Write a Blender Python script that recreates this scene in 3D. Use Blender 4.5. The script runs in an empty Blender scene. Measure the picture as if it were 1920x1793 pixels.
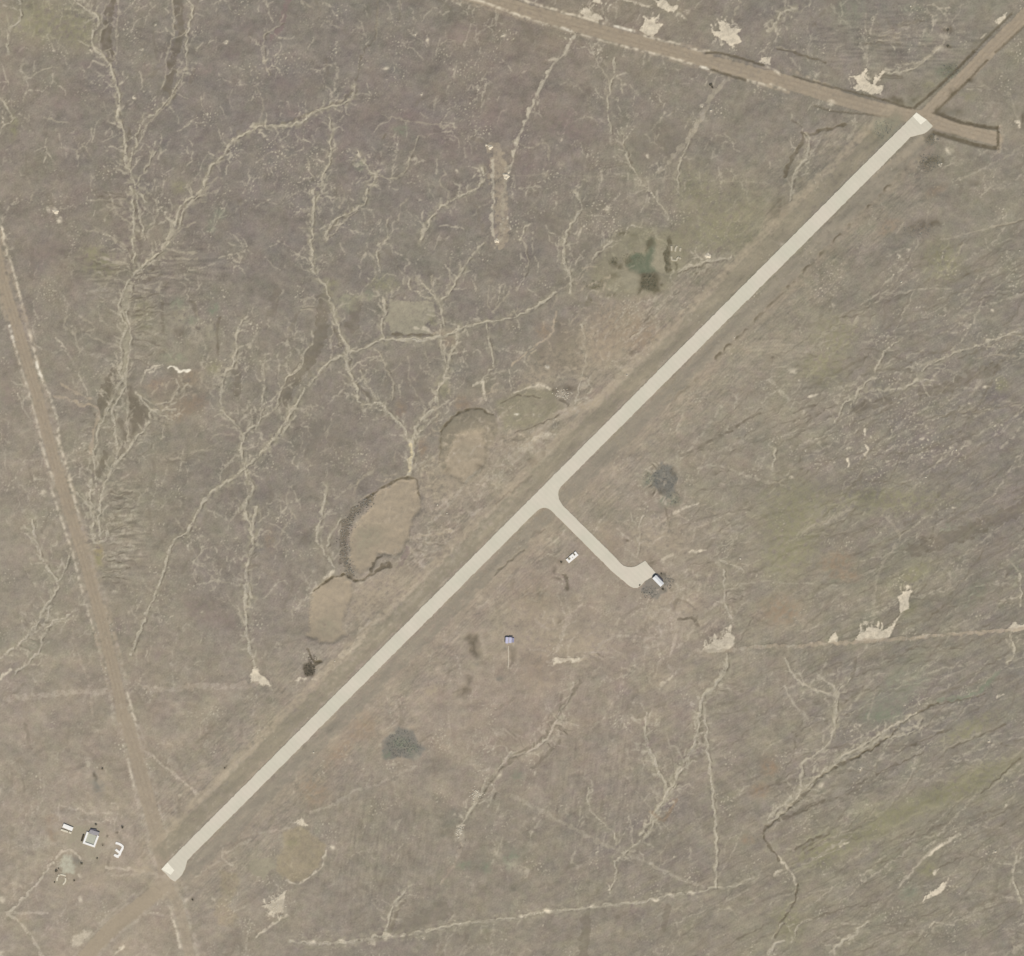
import bpy, bmesh, math, random
import numpy as np
from mathutils import Vector, Matrix

# ---------------------------------------------------------------- camera, sky, sun, exposure
S = 0.7                                    # metres per photograph pixel
CXP, CYP = 960.0, 896.5
def W(px, py): return ((px-CXP)*S, (CYP-py)*S)
scene = bpy.context.scene
C = scene.collection
CAM_H = 4000.0
cam_d = bpy.data.cameras.new("camera"); cam = bpy.data.objects.new("camera", cam_d); C.objects.link(cam)
cam.location = (0, 0, CAM_H); cam.rotation_euler = (0, 0, 0)
cam_d.sensor_width = 36; cam_d.lens = 36*CAM_H/(1920*S)
cam_d.clip_start = 10; cam_d.clip_end = 60000
scene.camera = cam
EL, AZ = math.radians(48), math.radians(168)          # sun a little east of south
sd = Vector((math.sin(AZ)*math.cos(EL), math.cos(AZ)*math.cos(EL), math.sin(EL)))
w = bpy.data.worlds.new("World"); scene.world = w; w.use_nodes = True
nt = w.node_tree; bg = nt.nodes['Background']
sky = nt.nodes.new('ShaderNodeTexSky'); sky.sky_type = 'NISHITA'; sky.sun_disc = False
sky.sun_elevation = EL; sky.sun_rotation = AZ
nt.links.new(sky.outputs[0], bg.inputs[0]); bg.inputs[1].default_value = 0.10
sun_d = bpy.data.lights.new("sun", 'SUN'); sun_d.energy = 3.4; sun_d.angle = math.radians(0.5); sun_d.color = (1, .95, .87)
sun = bpy.data.objects.new("sun", sun_d); C.objects.link(sun)
sun.rotation_euler = sd.to_track_quat('Z', 'Y').to_euler(); sun.location = (0, -300, 600)
scene.view_settings.view_transform = 'Standard'; scene.view_settings.look = 'None'
scene.view_settings.exposure = 0.2; scene.view_settings.gamma = 1
FAC = np.array([1.215, 1.245, 1.328])           # sunlit display value per unit of albedo, measured from a render

# ---------------------------------------------------------------- soil map of the plain, worked out in metres of ground
STEP = 1.5; MG = 150
xs = np.arange(-MG, 1920+MG+STEP, STEP); ys = np.arange(-MG, 1793+MG+STEP, STEP)
NX, NY = len(xs), len(ys)
X, Y = np.meshgrid(xs, ys)
rng = np.random.default_rng(11); random.seed(5)
fy = np.fft.fftfreq(NY, STEP)[:, None]; fx = np.fft.rfftfreq(NX, STEP)[None, :]
def noise(lo, hi, ang=0, ratio=1.0, beta=1.0):
    """unit noise with wavelengths lo..hi photo pixels; ratio>1 stretches it along ang (degrees, up-right positive)"""
    a = math.radians(-ang); u = fx*math.cos(a)+fy*math.sin(a); v = -fx*math.sin(a)+fy*math.cos(a)
    f = np.sqrt((u*ratio)**2+v**2)+1e-9
    amp = f**(-beta)*np.exp(-(f*lo)**4/2)*(1-np.exp(-(f*hi)**4/2)); amp[0, 0] = 0
    n = np.fft.irfft2(np.fft.rfft2(rng.standard_normal((NY, NX)))*amp, s=(NY, NX))
    return n/n.std()
def sms(a, b, x):
    t = np.clip((x-a)/(b-a), 0, 1); return t*t*(3-2*t)
def bump(x, y, rx, ry): return np.exp(-((X-x)/rx)**2-((Y-y)/ry)**2)

n_w1, n_w2 = noise(12, 45), noise(12, 45)
n_f = noise(3.2, 9, beta=.3); n_m = noise(14, 90); n_m2 = noise(8, 30); n_s = noise(60, 260)
WX, WY = X+n_w1*1.1+.35*n_f, Y+n_w2*1.1

BASE = """152 143 125,143 135 121,140 132 120,139 132 119,144 134 118,150 140 122,142 134 121,141 134 121,146 139 122
146 137 122,139 131 119,139 131 120,139 130 119,141 131 119,144 136 121,144 136 121,146 138 121,148 140 123
145 136 121,143 134 119,139 131 119,140 133 120,140 132 119,146 138 121,150 142 122,146 138 122,147 140 123
150 141 125,148 140 123,146 138 122,143 135 121,144 136 121,160 149 130,157 148 129,145 137 122,143 136 122
156 146 129,148 140 122,142 134 120,145 136 122,162 151 131,158 148 130,150 142 124,143 135 121,142 134 121
156 147 129,152 143 125,147 138 124,160 149 131,163 151 133,161 149 132,155 146 127,147 140 121,144 136 121
160 149 132,158 147 129,158 148 130,164 152 134,162 149 132,157 146 129,152 143 126,145 137 123,144 137 122
162 151 133,166 154 135,158 148 130,150 141 124,150 141 124,147 138 123,149 140 123,148 141 122,147 139 122
163 152 134,166 154 135,156 146 129,148 139 124,152 143 125,150 141 124,150 142 123,148 140 122,146 138 122"""
BG = np.array([[[float(k) for k in c.split()] for c in r.split(',')] for r in BASE.split('\n')])
def resample(G):
    gx = np.clip(X/240, 0, 7.999); gy = np.clip(Y/224.1, 0, 7.999)
    ix, iy = gx.astype(int), gy.astype(int); tx, ty = gx-ix, gy-iy
    tx = tx*tx*(3-2*tx); ty = ty*ty*(3-2*ty); tx, ty = tx[..., None], ty[..., None]
    return (G[iy, ix]*(1-tx)+G[iy, ix+1]*tx)*(1-ty)+(G[iy+1, ix]*(1-tx)+G[iy+1, ix+1]*tx)*ty
COL = resample(BG)+np.array([-1.6, -2.0, -.4])
PS = (X+Y)/math.sqrt(2)                                    # across the runway
off = np.abs(PS-1377.2)                                     # distance from its centre line
SS = (X-Y)/math.sqrt(2)
# regional masks
m_nw = sms(60, 300, 1377-PS)*(1-.4*sms(1000, 1400, Y))
m_se = sms(0, 1, (PS-1377-120)/260)*sms(800, 1500, X+.25*Y-300)
m_rw = np.exp(-((off-60)/75)**2)*sms(-1010, -900, SS)*(1-sms(960, 1050, SS))
def add(n, vec): 
    global COL
    COL = COL+n[..., None]*np.array(vec, float)
add(n_s, (1.5, 1.4, 1.1)); add(noise(40, 160), (.4, -.1, -.1)); add(noise(50, 220), (-.1, .2, -.6))
add(n_m, (2.2, 2.1, 1.9)); add(noise(14, 60), (.5, .2, .1)); add(noise(14, 40), (-.15, .15, -.35))
add(n_m2, (1.3, 1.3, 1.2)); add(n_f, (2.3, 2.3, 2.1))
add(noise(3.4, 10, 27, 9)*m_se, (1.7, 1.6, 1.4)); add(noise(14, 50, 28, 4)*m_se, (1.0, 1.1, .3))
add(noise(3.4, 11, 45, 7)*m_rw, (3.2, 2.8, 2.4)); add(noise(4, 12, 20, 5)*m_rw, (1.8, 1.4, 1.2))
hor = noise(5, 14, 0, 7); ver = noise(5, 18, 82, 6)
add(hor*(bump(330, 510, 90, 60)+bump(190, 500, 50, 40)+.9*bump(1700, 80, 170, 70)+1.2*bump(240, 1010, 40, 75)+.7*bump(1480, 680, 90, 60)), (5, 4.7, 4))
add(ver*(bump(700, 1600, 170, 170)+bump(1130, 1480, 150, 200)+.6*bump(1480, 1250, 150, 120)+.6*bump(1120, 350, 200, 160)), (2.6, 2.5, 2.1))
# fine natural runnels: pale veins where a noise field crosses zero
for lo, hi, wd, a, mk in ((13, 42, .10, .12, m_nw), (9, 26, .12, .12, m_nw*.8+.3)):
    r = np.exp(-(noise(lo, hi, 70, 1.7)/wd)**2)*np.clip(.55+.55*noise(50, 160), 0, 1.3)*a*mk
    COL += r[..., None]*(np.array([172, 163, 143])-COL)
    H_r = r if lo == 13 else H_r+r
# specks of bare pale earth in clusters
clus = np.clip(noise(45, 140)-.45, 0, 2)
for (bx, by, br, ba) in ((520, 300, 45, 1.6), (480, 140, 30, 1), (585, 340, 40, 1.3), (890, 130, 40, 1.3), (875, 215, 30, 1.3), (100, 390, 35, 1.3), (90, 545, 30, 1.4), (20, 200, 30, 1.2), (560, 120, 25, 1),
                         (1020, 340, 40, 1.2), (1130, 400, 50, 1.3), (1280, 380, 50, 1), (975, 430, 30, 1), (460, 680, 30, 1.3), (400, 560, 40, 1), (1550, 520, 40, 1.5), (1720, 800, 80, 1.3), (1620, 860, 60, 1), (300, 1120, 35, 1.3),
                         (70, 960, 40, .8), (1180, 620, 60, 1.2), (700, 560, 30, .8), (660, 870, 40, .9), (540, 850, 40, .8), (1350, 440, 40, 1.2), (900, 1400, 60, .6), (1860, 660, 50, 1), (1800, 1560, 40, .9), (1700, 1720, 50, .9), (230, 110, 60, .6), (740, 100, 60, .6)):
    clus = clus+ba*bump(bx, by, br, br)
sp = sms(.95, 2.2, noise(4.6, 15, beta=.3))*clus*.5
sp = np.clip(sp, 0, .8); COL += sp[..., None]*(np.array([190, 180, 160])-COL)
sp2 = sms(2.1, 3.2, noise(4, 9, beta=0))*np.clip(noise(50, 160)-.4, 0, 1)*.35
COL += sp2[..., None]*(np.array([105, 98, 82])-COL)

H = n_s*.7+n_m*.12+n_m2*.055+n_f*.02-H_r*.1
# ---- hand-traced features: "tile kind width alpha class|points"
TILE = {'p6': (540, 740, 3.26), 'q2': (1000, 860, 6.4), 'q1': (40, 1420, 6.896), 'q3': (820, 1150, 9.6),
        'q4': (1600, 60, 6.0), 'q5': (1050, 400, 5.486), 'ff': (0, 0, 1), 'c1': (480, 656, 2.667), 'c2': (0, 375, 3.985), 'c3': (1200, 1125, 2.667)}
for c in range(4):
    for r, y0 in enumerate((0, 450, 900, 1343)): TILE['%d%d' % (c, r)] = (c*480, y0, 3.985)
KOL = dict(g=(178, 168, 148), l=(170, 160, 141), s=(212, 200, 178), d=(112, 103, 88), k=(108, 99, 82), t=(172, 158, 137),
           r=(165, 151, 131), p=(138, 122, 116), o=(146, 141, 112), n=(122, 130, 110), y=(168, 153, 122), b=(154, 134, 112),
           w=(226, 217, 198), h=(120, 111, 96), m=(136, 128, 108), z=(112, 123, 98), c=(160, 152, 131), f=(169, 155, 134), e=(118, 116, 106))
KOL.update(x=(186, 181, 161), i=(114, 107, 88), z=(113, 117, 98), n=(132, 136, 116), e=(124, 122, 114), u=(167, 159, 138), v=(184, 174, 155), a=(183, 169, 146), q=(206, 192, 160))
DEP = dict(g=-.35, k=-.7, d=-.15, s=.05, w=.1)
cls = {}; B0 = COL.copy()
def trace(pts, smooth):
    if not smooth or len(pts) < 3: return pts
    p = np.vstack([2*pts[0]-pts[1], pts, 2*pts[-1]-pts[-2]]); out = []
    for i in range(1, len(p)-2):
        for t in np.linspace(0, 1, 5)[:-1]:
            out.append(.5*((2*p[i])+(p[i+1]-p[i-1])*t+(2*p[i-1]-5*p[i]+4*p[i+1]-p[i+2])*t*t+(3*p[i]-p[i-1]-3*p[i+1]+p[i+2])*t**3))
    out.append(pts[-1]); return np.array(out)
def window(lo, hi, pad):
    i0 = max(0, int((lo[0]-pad+MG)/STEP)); i1 = min(NX, int((hi[0]+pad+MG)/STEP)+2)
    j0 = max(0, int((lo[1]-pad+MG)/STEP)); j1 = min(NY, int((hi[1]+pad+MG)/STEP)+2)
    return slice(j0, max(j0, j1)), slice(i0, max(i0, i1))
def dist(pts, pad, AX, AY):
    win = window(pts.min(0), pts.max(0), pad); D = np.full(AX[win].shape, 1e9)
    j0, i0 = win[0].start, win[1].start
    for a, b in zip(pts[:-1], pts[1:]):
        s = window(np.minimum(a, b), np.maximum(a, b), pad)
        if s[0].start >= s[0].stop or s[1].start >= s[1].stop: continue
        x, y = AX[s], AY[s]; d = b-a; L = d@d+1e-9
        t = np.clip(((x-a[0])*d[0]+(y-a[1])*d[1])/L, 0, 1)
        dd = np.hypot(x-a[0]-t*d[0], y-a[1]-t*d[1])
        q = (slice(s[0].start-j0, s[0].stop-j0), slice(s[1].start-i0, s[1].stop-i0))
        D[q] = np.minimum(D[q], dd)
    return win, D
REL = dict(l=19, v=26, g=27, t=15, a=24)
def pale(k, win): return np.maximum(np.array(KOL[k], float), B0[win]+REL[k]*np.array([1, .98, .93])) if k in REL else KOL[k]
def lay(win, al, col, name=None, dz=0):
    COL[win] += al[..., None]*(np.array(col)-COL[win]); H[win] += dz*al
    if name:
        m = cls.setdefault(name, np.zeros((NY, NX), np.float32)); m[win] = np.maximum(m[win], al/max(al.max(), 1e-6) if al.size else al)
def stroke(pts, wd, kind, a, name=None, soft=1.3, straight=False):
    pts = trace(np.array(pts, float), not straight)
    AX, AY = (X+.5*n_f, Y+.4*n_m2) if straight else (WX, WY)
    if kind in 'g' and not straight:
        win, D = dist(pts, wd+14, AX, AY)
        if wd >= 2.8: lay(win, (.42 if wd >= 3.4 else .26)*(1-sms(wd*.4, wd*.5+13, D))*np.clip(.7+.5*n_m2[win], 0, 1.3), KOL['u'])
        lay(win, a*.22*(1-sms(wd*.5+1, wd*.5+6, D))*np.clip(.6+.5*n_m2[win], 0, 1.2), KOL['h'])
    if kind == 'g' and not straight and wd >= 2.5:            # shadow side of the vegetated bank, painted as a dark line
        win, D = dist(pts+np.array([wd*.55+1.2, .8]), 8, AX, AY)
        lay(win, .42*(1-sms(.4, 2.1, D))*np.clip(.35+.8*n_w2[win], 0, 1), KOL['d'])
    win, D = dist(pts, wd*1.6+8, AX, AY)
    if not straight: D = D-(wd*.14)*np.clip(n_w1[win]+.5*n_m2[win], -1.4, 1.6)
    braid = kind == 'g' and not straight and wd >= 2.8
    ww = wd if straight else wd+.5
    al = a*(1-sms(max(0, ww/2-soft), ww/2+soft, D))
    if braid: al = al*.62
    if not straight: al = 1.15*al*np.clip(.9+.2*n_m2[win]+.12*n_f[win], .35, 1.2)
    elif kind in 'swt': al = 1.1*al*np.clip(.72+.34*n_m2[win]+.16*n_w1[win], .12, 1.1)
    else: al = al*np.clip(.95+.10*n_m2[win], .3, 1.05)
    lay(win, np.clip(al, 0, 1), pale(kind, win), name, DEP.get(kind, 0))
    if kind == 'r' and straight:
        for q, ac, cc in ((.17, .15, 'd'), (.36, .13, 'a'), (.02, .10, 'a')): lay(win, ac*a*(1-sms(.5, 2.2, np.abs(D-wd*q)))*np.clip(.5+.6*n_m2[win], 0, 1.1), KOL[cc])
    if braid:
        d = np.gradient(pts, axis=0); d /= np.hypot(d[:, 0], d[:, 1])[:, None]+1e-9; nn = np.stack([-d[:, 1], d[:, 0]], 1); L = np.cumsum(np.r_[0, np.hypot(*np.diff(pts, axis=0).T)])
        for q in range(2 if wd < 3.8 else 3):
            o = sum(math.sin(random.random()*6.3)*0+np.sin(L/random.uniform(5, 16)+random.random()*6.3)*random.uniform(.2, .6) for _ in range(3))*(wd*.42+.5)
            w2, D2 = dist(pts+nn*o[:, None], 6, AX, AY)
            if D2.size: lay(w2, np.clip(a*1.05*(1-sms(.1, 1.75, D2))*np.clip(.75+.5*n_w2[w2]+.25*n_f[w2], 0, 1.25), 0, .95), np.maximum(np.array([186, 177, 157.]), B0[w2]+30), None, -.15)
    if kind == 'g' and not straight and wd >= 2.4 and not (name or '').startswith('path'): runs.append((pts, wd))
runs = []
def twig(x, y, ang, ln, wd, a, deep=0, kind='v', bend=.17):
    pts = [(x, y)]; h = ang; n = max(3, int(ln/4)); cv = random.gauss(0, .05)
    for i in range(n):
        h += random.gauss(cv, bend); h += (ang-h)*.12; x += 4*math.cos(h); y -= 4*math.sin(h); pts.append((x, y))
        if deep < 2 and random.random() < .16 and i > 1: twig(x, y, h+random.choice((-1, 1))*random.uniform(.5, 1.1), ln*random.uniform(.25, .6), wd*.85, a*.85, deep+1, kind, bend)
    p = np.array(pts); win, D = dist(p, 7, WX, WY)
    if not D.size: return
    al = .8*a*(1-sms(max(0, wd/2-1), wd/2+1.7, D))*np.clip(.8+.45*n_m2[win]+.2*n_f[win], 0, 1.25); lay(win, np.clip(al, 0, 1), pale(kind, win), None, -.1)
def fan(tile, text, ang, ln, step, a, jit=.12, kd=None):
    ox, oy, sc = TILE[tile]; p = trace(np.array([(ox+float(q.split(',')[0])/sc, oy+float(q.split(',')[1])/sc) for q in text.split()]), True)
    for q0, q1 in zip(p[:-1], p[1:]):
        for k in range(max(1, int(np.hypot(*(q1-q0))/step+random.random()))):
            c = q0+(q1-q0)*random.random(); an = math.radians(ang)+random.gauss(0, jit); L0 = random.uniform(0, .25)*ln
            twig(c[0]+L0*math.cos(an), c[1]-L0*math.sin(an), an, ln*random.uniform(.5, 1.1), random.uniform(1.5, 2.4), 1.4*a*random.uniform(.6, 1.2), 3, kd if kd else 'l' if random.random() < .74 else 'h', .05)
def poly(pts, soft, kind, a, name=None, dz=None):
    pts = np.array(pts, float); cl = np.vstack([pts, pts[:1]]); win, D = dist(cl, soft+6, WX, WY)
    D = np.where(D > 1e8, 400, D); x, y = WX[win], WY[win]; ins = np.zeros(x.shape, bool)
    for p, q in zip(cl[:-1], cl[1:]):
        if p[1] == q[1]: continue
        ins ^= ((p[1] > y) != (q[1] > y)) & (x < (q[0]-p[0])*(y-p[1])/(q[1]-p[1])+p[0])
    sdv = np.where(ins, D, -D); al = a*sms(-soft, soft, sdv+.45*n_f[win]+.4*n_m2[win])*np.clip(.93+.09*n_m2[win]+.06*n_f[win], .3, 1.05)
    lay(win, np.clip(al, 0, 1), pale(kind, win), name, DEP.get(kind, 0) if dz is None else dz)
def blob(x, y, rx, ry, ang, kind, a, name=None):
    R = max(rx, ry)*1.8; win = window(np.array([x-R, y-R]), np.array([x+R, y+R]), 2)
    c, s = math.cos(math.radians(ang)), math.sin(math.radians(ang))
    u = (WX[win]-x)*c-(WY[win]-y)*s; v = (WX[win]-x)*s+(WY[win]-y)*c
    d2 = (u/rx)**2+(v/ry)**2
    al = a*np.exp(-d2**1.4)*np.clip(.85+.28*n_m2[win]+.12*n_f[win], 0, 1.3)
    lay(win, np.clip(al, 0, 1), KOL[kind], name, DEP.get(kind, 0))
def paint(text):
    for ln in text.strip().split('\n'):
        ln = ln.strip()
        if not ln or ln[0] == '#': continue
        hd, pt = ln.split('|'); hd = hd.split(); ox, oy, sc = TILE[hd[0]]; k = hd[1]; wd = float(hd[2]); a = float(hd[3])
        nm = hd[4] if len(hd) > 4 else None
        if k[0] == 'B':
            for q in pt.split():
                v = [float(t) for t in q.split(',')]
                v += [v[2]] if len(v) == 3 else []
                blob(ox+v[0]/sc, oy+v[1]/sc, v[2], v[3], v[4] if len(v) > 4 else 0, k[1], a, nm)
            continue
        p = [(ox+float(q.split(',')[0])/sc, oy+float(q.split(',')[1])/sc) for q in pt.split()]
        if k[0] == 'P': poly(p, wd, k[1], a, nm)
        elif k[0] == 'R': stroke(p, wd, k[1], a, nm, soft=1.5 if k[1] == 'r' else 2.3, straight=True)
        else: stroke(p, wd, k, a, nm)

for k in range(1900):
    x, y = random.uniform(-40, 1960), random.uniform(-40, 1830); p = (x+y)/2**.5-1377; q = -p/600
    if -70 < p < 40: continue
    if p < 0: twig(x, y, random.gauss(1.45, .55), random.uniform(12, 55), random.uniform(1.5, 2.4), random.uniform(.35, .75)*(.6 if y > 1150 else 1))
    elif random.random() < .5: twig(x, y, random.gauss(.75 if x > 1350 else 1.2, .35), random.uniform(15, 60), random.uniform(1.5, 2.4), random.uniform(.25, .55))
for k in range(420):                                        # darker strips of heath along the drainage
    x, y = random.uniform(-40, 1960), random.uniform(-40, 1830); p = (x+y)/2**.5-1377
    if -60 < p < 60: continue
    twig(x, y, random.gauss(1.45, .4) if p < 0 else random.gauss(.7, .4), random.uniform(15, 60), random.uniform(3, 7), random.uniform(.16, .36), 2, 'h', .12)
for k in range(950):                                        # wind-drawn streaks of the eastern plain
    x, y = random.uniform(1250, 1980), random.uniform(480, 1830)
    if x+y < 2130 or (x < 1450 and y > 1100 and random.random() < .7): continue
    twig(x, y, math.radians(random.gauss(27, 5)), random.uniform(50, 180), random.uniform(1.2, 2.1)*(1 if random.random() < .8 else 2), random.uniform(.25, .58), 3, random.choice('vvvhhhhh'), .05)
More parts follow.
